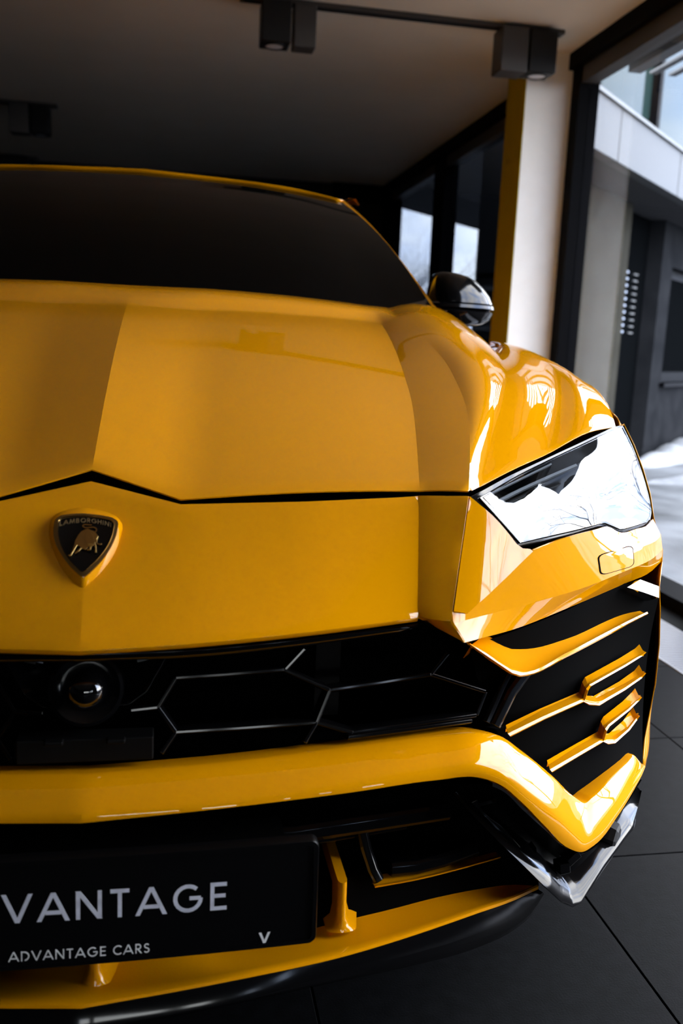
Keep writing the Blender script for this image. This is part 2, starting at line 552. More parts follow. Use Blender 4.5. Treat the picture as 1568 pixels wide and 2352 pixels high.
# local frame: s along the facade (from x = 3.1), t = depth behind the facade, z up
wing = empty('building_wing', (3.10, 6.07, 0))
wing.rotation_euler = (0, 0, math.radians(45))
tag(wing, 'neighbouring building wing with white metal fascia and dark glazing', 'building')
S = lambda x: (x - 3.10)*math.sqrt(2)
def wpart(name, s0, s1, t0, t1, z0, z1, mat, parent=wing):
    return build(name, MB().box((s0, t0, z0), (s1, t1, z1)), mat, parent, smooth=False)
wpart('core', S(3.16), S(12), 0.30, 0.75, -0.05, 6.0, 'dark_wall')
for k in range(7):  # bars imitate a blind-like reflection on the dark end face
    build('end_reflection', MB().box((S(3.16) - 0.015, 0.34, 1.02 + 0.11*k), (S(3.16), 0.72, 1.06 + 0.11*k)), 'louvre' if k in (2, 3, 5) else 'frame', wing, smooth=False)
wpart('rendered_column', S(3.16), S(4.36), 0.0, 0.30, -0.05, 2.78, 'concrete')
gz = wpart('glazing', S(4.36), S(5.15), 0.16, 0.30, -0.05, 2.78, 'dark_glass')
for k in range(10):  # two columns of bars stand in for blinds reflected in the glazing
    z = 1.90 - 0.0655*k
    o1 = build('blind_reflection', MB().box((S(4.62), 0.14, z), (S(4.71), 0.17, z + 0.022)), 'blind_glint', gz, smooth=False)
    o2 = build('blind_reflection', MB().box((S(4.84), 0.14, z), (S(4.93), 0.17, z + 0.014)), 'louvre', gz, smooth=False)
wpart('cladding', S(5.15), S(5.44), 0.0, 0.30, -0.05, 2.70, 'grey_panel')
wpart('cladding', S(5.44), S(7.4), 0.0, 0.30, -0.05, 0.80, 'grey_panel')
wpart('cladding', S(5.44), S(7.4), 0.0, 0.30, 2.05, 2.70, 'grey_panel')
wpart('cladding', S(7.4), S(12), 0.0, 0.30, -0.05, 2.70, 'grey_panel')
wn_ = wpart('wing_window', S(5.44), S(7.4), 0.10, 0.28, 0.80, 2.05, 'frame')
build('pane', MB().box((S(5.55), 0.085, 0.92), (S(7.3), 0.10, 1.95)), 'dark_glass', wn_, smooth=False)
build('sill', MB().box((S(5.40), -0.06, 0.76), (S(7.45), 0.10, 0.80)), 'frame', wn_, smooth=False)
fas = empty('fascia', (0, 0, 0), wing)
fj = [-1.0, -0.22, 1.40, S(5.6), S(6.6), S(7.9), S(9.2), S(10.6), S(12)]
for a, b in zip(fj[:-1], fj[1:]):
    build('fascia_panel', MB().box((a + 0.006, -0.50, 2.475), (b - 0.006, -0.40, 2.845)), 'fascia', fas, smooth=False, bevel=0.006, angle=40)
wpart('fascia_cap', fj[0], fj[-1], -0.52, -0.30, 2.845, 2.87, 'louvre')
wpart('roof_deck', 0.0, fj[-1], -0.30, 0.35, 2.845, 2.865, 'louvre')
wpart('overhang', fj[0], 0.0, -0.40, -0.25, 2.49, 2.845, 'dark_wall')
wpart('overhang', 0.0, fj[-1], -0.40, 0.30, 2.49, 2.845, 'dark_wall')
up = empty('upper_glazing', (0, 0, 0), wing)
posts = [S(3.30), S(3.72), S(4.95), S(6.2), S(7.6), S(9.0), S(12)]
for k, (a, b) in enumerate(zip(posts[:-1], posts[1:])):
    if k > 0:
        build('upper_pane', MB().box((a + 0.04, 0.18, 3.01), (b - 0.04, 0.20, 6.0)), 'green_glass', up, smooth=False)
    build('upper_post', MB().box((a - 0.05, 0.10, 3.01), (a + 0.05, 0.28, 6.0)), 'frame', up, smooth=False)
# pale post standing outside the rear window
pp = build('pale_post', MB().box((2.60, 7.42, -0.05), (2.66, 7.50, 3.4)), 'fascia', None, smooth=False)
tag(pp, 'slim pale metal post outside the rear window', 'post')
# dark roof of a far shed, its eave seen high in the rear window
far = empty('far_eave', (4.0, 12.0, 0))
far.rotation_euler = (0, 0, math.radians(45))
tag(far, 'dark overhanging eave seen high in the rear window', 'roof')
build('eave_board', MB().box((-4.0, 0, 3.21), (4.0, 0.3, 5.5)), 'dark_wall', far, smooth=False)
build('eave_soffit', MB().box((-4.0, 0.3, 3.25), (4.0, 1.5, 3.35)), 'dark_wall', far, smooth=False)

# snow banks against the wing
def bank(name, pts, w, h, label, seed):
    random.seed(seed)
    q = MB()
    p = crv(pts, 26)
    rows = []
    for k, c in enumerate(p):
        e = math.sin(math.pi*k/25)**0.5
        hh = h*e*(0.7 + 0.5*random.random())
        d = A((-0.707, 0.707, 0))
        rows.append([tuple(c + d*w*e*(s - 0.5) + A((0, 0, -0.03 + hh*max(0, 1 - (2*s - 1)**2)**0.8))) for s in np.linspace(0, 1, 9)])
    q.grid(rows)
    o = build(name, q, 'snow_bank', None, recalc=True)
    tag(o, label, 'snow bank')
bank('snow_bank', [(4.6, 7.3, 0), (5.6, 8.2, 0), (7.5, 10.2, 0)], 0.5, 0.20, 'low snow bank against the neighbouring wing', 3)
bank('snow_bank', [(4.2, 6.3, 0), (5.4, 6.7, 0), (7.6, 7.4, 0), (9.5, 8.3, 0)], 0.9, 0.10, 'long ridge of cleared snow in the yard', 8)

# ---- bare trees -----------------------------------------------------------------------
def tree(name, loc, height, seed, label, levels=4, spread=0.55, r0=0.11, stems=1, group='bare trees in the yard'):
    random.seed(seed)
    q = MB()
    def limb(p, d, ln, r, lev):
        pts = [A(p)]
        dd = Vector(d)
        n = 5
        for k in range(n):
            dd = (dd + Vector((random.uniform(-1, 1), random.uniform(-1, 1), random.uniform(-0.3, 0.7)))*0.13).normalized()
            pts.append(pts[-1] + A(dd)*ln/n)
        sides = 6 if lev == 0 else (5 if lev == 1 else 3)
        prof = [(math.cos(2*math.pi*k/sides)*r, math.sin(2*math.pi*k/sides)*r) for k in range(sides)]
        sc = [1 - 0.55*k/n for k in range(n + 1)]
        q.sweep(pts, prof, up=(0.31, 0.2, 0.93) if abs(dd.z) < 0.9 else (1, 0.2, 0.1), scale=sc, cap=False)
        if lev < levels:
            m = 4 if lev == 0 else 3
            for k in range(m + (2 if lev == 0 else 1)):
                t = random.uniform(0.35, 1.0)
                b = pts[min(n, int(t*n + 0.5))]
                ang = random.uniform(0, 2*math.pi)
                side = Vector((math.cos(ang), math.sin(ang), random.uniform(0.0, 0.5)))
                nd = (dd*(1 - spread) + side*spread).normalized()
                limb(b, nd, ln*random.uniform(0.5, 0.75), r*(1 - 0.55*t)*0.62, lev + 1)
    for s in range(stems):
        a = 2*math.pi*s/max(1, stems)
        limb((0.25*math.cos(a)*(stems > 1), 0.25*math.sin(a)*(stems > 1), -0.1), Vector((0.3*math.cos(a)*(stems > 1) + random.uniform(-0.12, 0.12), 0.3*math.sin(a)*(stems > 1) + random.uniform(-0.12, 0.12), 1)).normalized(), height*0.55, r0, 0)
    o = build(name, q, 'bark', None, weld=False, auto=0)
    o.location = loc
    tag(o, label, 'tree', group)
    return o
tree('bare_tree', (11.2, -4.9, 0), 8.5, 11, 'bare tree standing nearest in the snowy yard beside the showroom', 4, 0.55, 0.07)
tree('bare_tree', (11.0, 2.9, 0), 7.5, 5, 'tall bare tree in the middle of the yard', 4, 0.5, 0.09)
tree('bare_tree', (16.3, -1.6, 0), 6.0, 21, 'slim bare tree behind the nearest one', 4, 0.55, 0.06)
tree('bare_tree', (13.5, 8.4, 0), 6.0, 33, 'bare tree far out in the yard', 4, 0.5, 0.10)
tree('bare_tree', (14.0, -10.5, 0), 7.5, 43, 'bare tree by the front of the yard', 4, 0.5, 0.09)
tree('bare_shrub', (5.6, 21.5, 0), 3.9, 17, 'leafless shrub against the sky in the rear window', 4, 0.5, 0.05, 5, group='shrubs in the rear window')

# =================================================================== THE CAR
car = empty('sport_utility_car', (0, 0, 0))
tag(car, 'glossy yellow sports utility car with black grille and shield badge', 'car')

# ---- hood -----------------------------------------------------------------
NM, NB = 26, 5            # stations along the hood, stations along its rear kick-up
def feature(main, rear):
    a = crv(main, NM)
    b = crv([main[-1]] + rear, NB)
    return np.concatenate([a, b[1:]])

hood_front_z = lambda y: 0.908 + 0.33*(y - 0.17) - 0.083*(y - 0.17)**2
F0 = feature([(0, y, hood_front_z(y)) for y in (0.177, 0.35, 0.55, 0.75, 0.95, 1.12)], [(0, 1.20, 1.168), (0, 1.305, 1.1955)])
Fn = feature([(0.1105,0.1391,0.8797),(0.1223,0.3409,0.939),(0.1401,0.6446,1.0229),(0.159,1.0062,1.1119),(0.1715,1.1723,1.1474)], [(0.1726,1.215,1.1707),(0.1757,1.32,1.1979)])
F1 = feature([(0.4322,0.186,0.8873),(0.442,0.2287,0.8971),(0.4811,0.4018,0.942),(0.5139,0.5637,0.985),(0.5399,0.7317,1.0272),(0.5644,0.9052,1.0678),(0.5834,1.0667,1.1042),(0.6054,1.263,1.1395)], [(0.5991,1.31,1.1606),(0.6121,1.44,1.1826)])
F2 = feature([(0.4944,0.1643,0.8911),(0.5305,0.2751,0.9238),(0.5637,0.3868,0.9546),(0.5841,0.4623,0.9754),(0.5989,0.5337,0.9951),(0.6141,0.6306,1.0204),(0.6305,0.7553,1.0517),(0.6354,0.8582,1.0768),(0.6348,0.968,1.1035),(0.641,1.0914,1.1266),(0.6426,1.235,1.1503)], [(0.6632,1.37,1.1662),(0.6767,1.47,1.1798)])
F3 = feature([(0.5095,0.194,0.887),(0.5354,0.26,0.9066),(0.5765,0.35,0.9342),(0.609,0.42,0.9539),(0.6683,0.55,0.9908),(0.7121,0.66,1.02),(0.7524,0.78,1.0444),(0.7942,0.92,1.0628),(0.8587,1.12,1.0793),(0.9014,1.25,1.0846)], [(0.9332,1.36,1.0868),(0.9665,1.48,1.0892)])
F4 = feature([(0.6984,0.395,0.9109),(0.7396,0.475,0.9324),(0.7946,0.59,0.9614),(0.8552,0.73,0.999),(0.8989,0.87,1.032),(0.9197,1.01,1.0607),(0.9243,1.13,1.0808),(0.9384,1.25,1.0894)], [(0.9572,1.36,1.0924),(0.9816,1.48,1.0934)])
F5 = feature([(0.9341,0.62,0.9461),(0.9537,0.675,0.9628),(0.9681,0.73,0.9807),(0.9776,0.78,0.9972),(0.987,0.835,1.0108),(0.9958,0.93,1.0234),(1.0022,1.04,1.0287),(1.0067,1.17,1.0364)], [(1.0319,1.32,1.0412),(1.0631,1.48,1.0446)])
nst = len(F0)
vv = np.linspace(0, 1, nst)
def bul(fn):
    b = np.zeros((nst, 3))
    b[:, 2] = fn(vv)
    return b
hood_rows = []
for a, b, n, bb in ((F0, Fn, 4, bul(lambda v: 0.0*v)),
                    (Fn, F1, 10, bul(lambda v: 0.004 + 0*v)),
                    (F1, F2, 5, bul(lambda v: 0.001 + 0*v)),
                    (F2, F3, 8, bul(lambda v: 0.001 + 0.05*np.clip(v, 0, 1)**1.6)),
                    ):
    r = between(a, b, n, bb)
    hood_rows += r if not hood_rows else r[1:]
# fender side of the hood: one smooth surface through F3, F4, F5
fs = [crv([F3[i], F3[i]*0.5 + F4[i]*0.5 + A((0, 0, 0.004 + 0.010*vv[i])), F4[i] + A((0, 0, 0.004 + 0.006*vv[i])), F4[i]*0.45 + F5[i]*0.55 + A((0, 0, 0.012 + 0.010*vv[i])), F5[i]], 19) for i in range(nst)]
fs = np.array(fs)
hood_rows += [fs[:, k] for k in range(1, 19)]
mb = MB().grid(hood_rows)
mb.mirrored()
hood = build('hood', mb, 'yellow', car, solid=0.002, bevel=0.0016, angle=60, out=(0, -0.3, 1), crisp=False)
crease(hood, F0, F1, F2)

# dark seal seen in the shut line between hood and nose
cut = [(-0.0006,0.178,0.9074),(0.1106,0.142,0.8764),(0.2701,0.158,0.8788),(0.4342,0.19,0.883),(0.4973,0.165,0.888)]
cut[0] = (0, 0.172, 0.902)
seal = MB().grid([shift(lin(cut, 24), (0, -0.010, -0.028)), shift(lin(cut, 24), (0, 0.03, -0.008))])
seal.mirrored()
build('hood_seal', seal, 'black_matt', car, out=(0, -0.3, 1))

# ---- nose panel -------------------------------------------------------------
nt = [(0, 0.1625, 0.8975)] + [(0.1106,0.1365,0.8741),(0.269,0.15,0.8768),(0.431,0.18,0.8804)]
nt_s = lin([nt[0], nt[1]], 5).tolist() + lin(nt[1:], 11)[1:].tolist()
nl = [(0, 0.0, 0.7315)] + [(0.1283,0.016,0.7327),(0.2595,0.047,0.7335),(0.4164,0.1,0.7337)]
nl0 = [nl[0]] + nl[1:]
nl_c = crv(nl, 15)
G2t = [(0.4952,0.165,0.8832)]
G2b = [(0.4559,0.086,0.731)]
rows = between(nt_s, nl_c, 12, (0, -0.0015, 0.001))
rows += [shift(rows[-1], (0, 0.004, -0.006)), shift(rows[-1], (0, 0.02, -0.012)), shift(rows[-1], (0, 0.07, -0.012))]
nose = MB().grid(rows)
# inner flank facet, from the crease outwards to the proud corner line
g1 = np.array([r[-1] for r in rows[:13]])
g2 = lin([G2t[0]] + G2b, 13)
nose.grid(between(g1, g2, 4))
# underside corner at the end of the lip
low_corner = [(0.4723,0.075,0.7074)][0]
nose.grid([lin([g1[-1], g2[-1]], 4), lin([rows[15][-1], low_corner], 4)])
nose.mirrored()
nose_ob = build('nose_panel', nose, 'yellow', car, solid=0.003, bevel=0.0018, angle=40, out=(0, -1, 0.5), crisp=False)
crease(nose_ob, [r[0] for r in rows], g1, g2)

# ---- cheek under the headlight (one each side) --------------------------------
def both(name, maker, mats, parent, **kw):
    res = []
    out = kw.pop('out', None)
    for s in (1, -1):
        q = maker()
        if s < 0:
            q = q.flipped()
        o = None if out is None else (out[0]*s, out[1], out[2])
        pa = parent[0 if s > 0 else 1] if isinstance(parent, (list, tuple)) else parent
        res.append(build(name, q, mats, pa, out=o, **kw))
    return res

fa_A = [(0.4964,0.165,0.8832)][0]
fa_B = [(0.5978,0.172,0.8078)][0]
fa_C = [(0.4787,0.0979,0.7388)][0]
hl_low = [(0.5978,0.172,0.8078),(0.6449,0.207,0.8126),(0.705,0.257,0.8131),(0.7557,0.3,0.8118),(0.7839,0.327,0.8106),(0.8364,0.372,0.7905),(0.8818,0.41,0.7895),(0.9255,0.448,0.7888),(0.949,0.475,0.7946)]
crease = [(0.459,0.086,0.7292),(0.4786,0.096,0.7305),(0.5111,0.117,0.7302),(0.5441,0.14,0.7289),(0.6132,0.185,0.728),(0.7179,0.252,0.7301),(0.8233,0.332,0.7337),(0.9233,0.422,0.7328),(0.9891,0.5,0.7327)]
def cheek():
    q = MB()
    top = lin([tuple(G2t[0])] + [(0.5313,0.1658,0.8526),(0.5703,0.1635,0.8122),(0.5978,0.172,0.8078),(0.4787,0.0979,0.7388)], 22)
    left = lin([tuple(G2t[0]), tuple(g2[11])], 22)
    fc = between(left, top, 8)
    d0 = A([(0.4776,0.1301,0.8162)][0]); d1 = A([(0.5649,0.1472,0.7786)][0]) - d0
    fnr = A((0.3, -0.86, 0.4))
    fc = [A([p + fnr*0.016*max(0.0, float(((p - d0) @ d1)/(d1 @ d1)) * (1.0 - float(((p - d0) @ d1)/(d1 @ d1)))) for p in r]) for r in fc]
    q.grid(fc)
    # wedge between the flat facet and the crease
    q.grid([lin([tuple(g2[11]), fa_C], 5), lin(crease[:2], 5)])
    # broad face below the headlight
    fold = lin([fa_C, fa_B], 8)
    up = np.concatenate([fold, crv(hl_low, 22)[1:]])
    cr = crv(crease[1:], len(up))
    wgt = np.clip((up[:, 0] - 0.74)/0.15, 0, 1)[:, None]
    mid = (up + cr) / 2 + A((0.003, -0.006, 0))*wgt
    q.grid(between(up, mid, 4) + between(mid, cr, 4)[1:])
    # band under the crease
    c2 = crv(crease, 26)
    low = crv([low_corner] + [(0.5846,0.172,0.6943),(0.6974,0.262,0.6942),(0.876,0.41,0.6947),(0.9498,0.47,0.696),(1.001,0.52,0.7047)], 26)
    q.grid(between(c2, low, 3, (0, -0.001, 0)))
    q.grid([low, shift(low, (0.0, 0.012, -0.002)), shift(low, (-0.01, 0.07, 0.0))])
    return q
cheeks = both('cheek_panel', cheek, 'yellow', car, solid=0.003, bevel=0.0025, angle=20, out=(0.5, -0.8, 0.2))
# washer cover: a rounded rectangular flap outlined by a dark joint
def rrect(c, n=5, r=0.2):
    c = [A(p) for p in c]
    pts = []
    for i in range(4):
        p0, p, p1 = c[i-1], c[i], c[(i+1) % 4]
        a = p + (p0 - p)*min(r, 0.5)
        b = p + (p1 - p)*min(r, 0.5)
        for k in range(n):
            s = k/(n-1)
            pts.append((1-s)**2*a + 2*s*(1-s)*p + s*s*b)
    return pts
wc = [(0.7514,0.289,0.7724),(0.8526,0.379,0.7682),(0.854,0.366,0.7361),(0.7571,0.288,0.7403)]
wn = np.cross(A(wc[1]) - A(wc[0]), A(wc[3]) - A(wc[0])); wn /= np.linalg.norm(wn)
if wn[1] > 0: wn = -wn
from mathutils.bvhtree import BVHTree
ck = cheek()
ck_bvh = BVHTree.FromPolygons([Vector(p) for p in ck.v], ck.f)
def on_cheek(p, lift):
    o = Vector(p) + Vector(wn)*0.06
    loc, nrm, idx, dist = ck_bvh.ray_cast(o, -Vector(wn))
    if loc is None:
        loc = Vector(p)
    return tuple(loc + Vector(wn)*lift)
def flap_ring(scales, lifts):
    c = sum(A(p) for p in wc) / 4
    rows = []
    for sc_, li in zip(scales, lifts):
        ou = rrect([c + (A(p) - c)*sc_ for p in wc])
        rows.append([on_cheek(p, li) for p in ou])
    return rows
def flap_joint():
    return MB().grid(flap_ring((1.035, 1.03, 0.97, 0.965), (-0.002, 0.0007, 0.0007, -0.002)), close=True)
def flap_panel():
    r = flap_ring((0.975, 0.97, 0.7, 0.4, 0.15), (-0.001, 0.0010, 0.0010, 0.0010, 0.0010))
    q = MB().grid(r, close=True)
    q.poly(r[-1])
    return q
both('washer_flap_joint', flap_joint, 'black_matt', car, out=(0.6, -0.77, 0.1), auto=60)
both('washer_flap', flap_panel, 'yellow', car, out=(0.6, -0.77, 0.1), auto=60)

# ---- headlights -------------------------------------------------------------
lens_top = [(0.5248,0.203,0.8758),(0.6052,0.285,0.8924),(0.6861,0.365,0.9069),(0.7952,0.475,0.9231),(0.8913,0.565,0.939),(0.9492,0.62,0.9473)]
lens_out = [(0.9492,0.62,0.9473),(0.9609,0.597,0.9117),(0.9634,0.56,0.871),(0.96,0.52,0.8323),(0.9464,0.478,0.802),(0.9279,0.455,0.7937)]
lens_bot = [(0.5798,0.176,0.8175),(0.6377,0.215,0.8186),(0.7106,0.27,0.8178),(0.7546,0.305,0.8177),(0.7792,0.328,0.8174),(0.809,0.352,0.8063),(0.8352,0.374,0.796),(0.878,0.41,0.7948),(0.9279,0.455,0.7937)]
frame_top = [(0.5114,0.2,0.8798),(0.6057,0.288,0.8999),(0.6869,0.368,0.9128),(0.796,0.478,0.9288),(0.8921,0.568,0.9451),(0.9287,0.605,0.9499),(0.9517,0.622,0.9514)]
frame_out = [(0.9517,0.622,0.9514),(0.9665,0.601,0.913),(0.9691,0.564,0.8714),(0.9658,0.524,0.8317),(0.9513,0.48,0.7984),(0.9315,0.456,0.7888)]
frame_bot = [(0.5749,0.172,0.8115),(0.637,0.212,0.8128),(0.7098,0.267,0.8117),(0.7552,0.305,0.8114),(0.7798,0.328,0.8117),(0.8096,0.352,0.8005),(0.8348,0.372,0.7905),(0.8776,0.408,0.7891),(0.9315,0.456,0.7888)]
headlights = [empty('headlight', (0, 0, 0), car) for _ in (0, 1)]
tag(headlights[0], 'headlight on the car side beside the glazed wall')
tag(headlights[1], 'headlight on the car side away from the glazed wall')

def lens_rows(off=0.0):
    n = 22
    t, b = crv(lens_top, n), lin(lens_bot, n)
    # let the last columns run along the outer edge
    o = crv(lens_out, 12)
    rows = between(t, b, 11)
    rows = [A(r) for r in rows]
    for i in range(12):
        d = o[i] - rows[i][-1]
        for j in range(n):
            rows[i][j] += d * (j/(n-1))**3
    for i in range(12):
        for j in range(n):
            u, w = i/11, j/(n-1)
            rows[i][j] += A((0.5, -0.6, 0.62)) * (0.0135*4*u*(1-u)*min(1, 5*w*(1-w)) - off)
    return rows
def lens_maker():
    return MB().grid(lens_rows(0.0))
def ring(a, b, depth):
    q = MB()
    q.grid([a, b])
    q.grid([b, shift(b, depth)])
    return q
fr_o = np.concatenate([crv(frame_top, 22), crv(frame_out, 12)[1:], lin(frame_bot, 22)[::-1][1:]])
ln_o = np.concatenate([crv(lens_top, 22), crv(lens_out, 12)[1:], lin(lens_bot, 22)[::-1][1:]])
back_dir = (-0.02, 0.035, -0.03)
def bezel():
    q = MB()
    a = shift(fr_o, (-0.001, 0.003, -0.002))
    b = shift(ln_o, (-0.001, 0.002, -0.002))
    q.grid([shift(a, back_dir), a, b, shift(b, back_dir)], close=True)
    return q
def housing():
    q = MB()
    r = lens_rows(0.045)
    q.grid(r)
    q.grid([np.concatenate([r[0], [x[-1] for x in r][1:], r[-1][::-1][1:], [x[0] for x in r][::-1][1:-1]]), np.concatenate([[x for x in lens_rows(0.001)[0]], [x[-1] for x in lens_rows(0.001)][1:], lens_rows(0.001)[-1][::-1][1:], [x[0] for x in lens_rows(0.001)][::-1][1:-1]])], close=True)
    return q
both('bezel', bezel, 'black_gloss', headlights, bevel=0.0015, angle=30, out=(0.5, -0.6, 0.6))
both('housing', housing, 'black_gloss', headlights, out=(0.5, -0.6, 0.6))
def lens_trim():
    q = MB()
    a = shift(ln_o, (-0.0005, 0.001, -0.001))
    c = A(a).mean(0)
    b = [tuple(A(p) + (c - A(p))*0.022) for p in a]
    q.grid([a, shift(b, (0.0012, -0.0016, 0.0014)), shift(b, (-0.004, 0.006, -0.006))], close=True)
    return q
both('lens_trim', lens_trim, 'chrome', headlights, auto=50, out=(0.5, -0.6, 0.6))
def light_bar(pts, w):
    def f():
        return MB().sweep(crv(pts, 10), [(-w, -0.002), (w, -0.002), (w*0.6, 0.004), (-w*0.6, 0.004)], up=(0.5, -0.6, 0.62))
    return f
both('light_strip', light_bar([(0.5493,0.222,0.862),(0.6177,0.295,0.8709),(0.6943,0.37,0.8808),(0.7787,0.45,0.8911)], 0.0035), 'strip', headlights, recalc=True, auto=40)
both('light_strip', light_bar([(0.5454,0.232,0.8735),(0.6232,0.312,0.8851),(0.7085,0.395,0.8989)], 0.002), 'strip', headlights, recalc=True, auto=40)
def projector(c):
    def f():
        return MB().lathe([(0.0, 0.012), (0.012, 0.010), (0.022, 0.004), (0.024, -0.002), (0.030, -0.002), (0.032, -0.02)], c, (0.3, -0.9, 0.25), 24)
    return f
for c in [(0.6766,0.32,0.842),(0.7886,0.42,0.8509),(0.9027,0.52,0.8597)]:
    both('projector', projector(c), 'black_satin', headlights, out=(0.3, -0.9, 0.25))
lens_obs = both('lens', lens_maker, 'lens', headlights, out=(0.5, -0.6, 0.6))

# ---- badge --------------------------------------------------------------------
bo = A((0, 0.0815, 0.8147)); bt = A((0, 0.6908, 0.7231)); bn = A((0, -0.7231, 0.6908))
def badge3(pts, h):
    return [tuple(bo + A((1, 0, 0))*a + bt*b + bn*h) for a, b in pts]
badge = empty('badge', (0, 0, 0), car)
tag(badge, 'black and gold shield badge with a charging bull')
sh_o = crv([(-0.0084,0.0743),(0.018,0.0688),(0.0358,0.0587),(0.0402,0.0495),(0.0389,0.0347),(0.0326,0.0107),(0.0209,-0.0118),(0.0085,-0.0281),(-0.0016,-0.0373),(-0.0076,-0.0336),(-0.0217,-0.0174),(-0.0352,0.0082),(-0.0422,0.0283),(-0.0442,0.0454),(-0.0429,0.0567),(-0.0378,0.0638),(-0.0239,0.0706),(-0.0084,0.0743)], 60)
sh_m = crv([(-0.0054,0.061),(0.0156,0.0586),(0.0317,0.0538),(0.0354,0.0503),(0.0358,0.039),(0.0322,0.0218),(0.0238,0.0023),(0.012,-0.0151),(-0.0005,-0.0268),(-0.0099,-0.0191),(-0.0234,-0.0018),(-0.0329,0.0149),(-0.0378,0.0301),(-0.0387,0.042),(-0.0373,0.0524),(-0.033,0.0568),(-0.0204,0.06),(-0.0054,0.061)], 60)
sh_i = crv([(-0.0045,0.0566),(0.0143,0.0546),(0.0289,0.0503),(0.0308,0.0477),(0.0312,0.0372),(0.0273,0.0192),(0.0195,0.0031),(0.009,-0.0109),(-0.002,-0.0211),(-0.0102,-0.0133),(-0.0215,0.0015),(-0.0288,0.0165),(-0.0324,0.0301),(-0.0332,0.0421),(-0.0329,0.0498),(-0.0299,0.0525),(-0.0187,0.0556),(-0.0045,0.0566)], 60)
q = MB().grid([badge3(sh_o*1.10, -0.012), badge3(sh_o, 0.002), badge3(sh_m, 0.009), badge3(sh_m*0.97, 0.004)], close=True)
build('pedestal', q, 'yellow', badge, out=(0, -0.72, 0.69), auto=70)
q = MB().grid([badge3(sh_m, 0.004), badge3(sh_m*0.985, 0.0105), badge3(sh_i*1.01, 0.0110), badge3(sh_i*0.985, 0.0088)], close=True)
build('shield_rim', q, 'gold_dim', badge, out=(0, -0.72, 0.69), auto=50)
q = MB().grid([badge3(sh_i*1.012, 0.0108), badge3(sh_i*1.0, 0.0118), badge3(sh_i*0.985, 0.0106)], close=True)
build('shield_bead', q, 'gold', badge, out=(0, -0.72, 0.69), auto=70)
q = MB().poly(badge3(sh_i*1.0, 0.0092))
build('shield_field', q, 'black_gloss', badge, out=(0, -0.72, 0.69), smooth=False)
def relief(name, pts, h0, h1, mat, parent, inset=0.86):
    c = A(pts).mean(0)
    q = MB()
    q.prism(badge3(pts, h0), bn*(h1 - h0))
    return build(name, q, mat, parent, recalc=True, smooth=False, bevel=0.0005, angle=30)
bull = empty('bull', (0, 0, 0), badge)
tag(bull, 'gold charging bull in relief')
relief('body', [(0.0009,0.0375),(0.0052,0.0354),(0.0096,0.0337),(0.0118,0.0302),(0.0141,0.0268),(0.0126,0.0226),(0.0133,0.0187),(0.0111,0.0175),(0.0092,0.0141),(0.0071,0.0128),(0.0043,0.0132),(0.0003,0.0083),(-0.0036,0.0099),(-0.008,0.0136),(-0.0132,0.0132),(-0.0123,0.0208),(-0.0092,0.0285),(-0.006,0.0336),(-0.0019,0.0362)], 0.009, 0.0125, 'gold', bull)
relief('shoulder', [(0.0015,0.0369),(0.0046,0.0345),(0.0078,0.0277),(0.0111,0.0175),(0.0077,0.0149),(0.0021,0.0149),(-0.0011,0.0217),(-0.0009,0.0302)], 0.0115, 0.0136, 'gold', bull)
relief('horn', [(0.0125,0.0183),(0.0161,0.0164),(0.0183,0.0175),(0.019,0.0161),(0.017,0.0146),(0.0137,0.0156),(0.0122,0.0164)], 0.009, 0.0125, 'gold', bull)
relief('foreleg', [(0.0094,0.0159),(0.0122,0.0159),(0.0125,0.0099),(0.0133,0.0047),(0.0109,0.0043),(0.0112,0.0099)], 0.009, 0.0120, 'gold', bull)
relief('foreleg', [(0.0107,0.0179),(0.0115,0.0158),(0.0092,0.0132),(0.0064,0.0111),(0.0068,0.008),(0.005,0.0068),(0.0014,0.0078),(0.0044,0.009),(0.004,0.0122),(0.0077,0.0149)], 0.0105, 0.0132, 'gold', bull)
relief('hind_leg', [(-0.0055,0.0119),(-0.0035,0.0114),(-0.0069,0.0061),(-0.0085,0.0047),(-0.0112,0.0027),(-0.0118,0.0038),(-0.0097,0.0061)], 0.009, 0.0125, 'gold', bull)
relief('hind_leg', [(-0.0133,0.0136),(-0.009,0.0149),(-0.0119,0.0082),(-0.0146,0.0015),(-0.016,-0.0005),(-0.0196,0.0009),(-0.0167,0.0018),(-0.0143,0.0082)], 0.009, 0.0128, 'gold', bull)
tail = crv([(0.0103,0.0337),(0.0114,0.0354),(0.0108,0.0384),(0.0078,0.0401),(0.0029,0.0397),(-0.0032,0.0402),(-0.0049,0.0419),(-0.0034,0.0435),(0.0005,0.0436),(0.0055,0.0432)], 24)
q = MB().sweep(badge3(tail, 0.0105), [(-0.0007, -0.0007), (0.0007, -0.0007), (0.0007, 0.0007), (-0.0007, 0.0007)], up=tuple(bn))
build('tail', q, 'gold', bull, recalc=True, smooth=False)

# ---- lettering drawn with strokes ------------------------------------------------
def arc(cx, cy, rx, ry, a0, a1, n=18):
    return [(cx + rx*math.cos(math.radians(a0 + (a1-a0)*k/n)), cy + ry*math.sin(math.radians(a0 + (a1-a0)*k/n))) for k in range(n+1)]
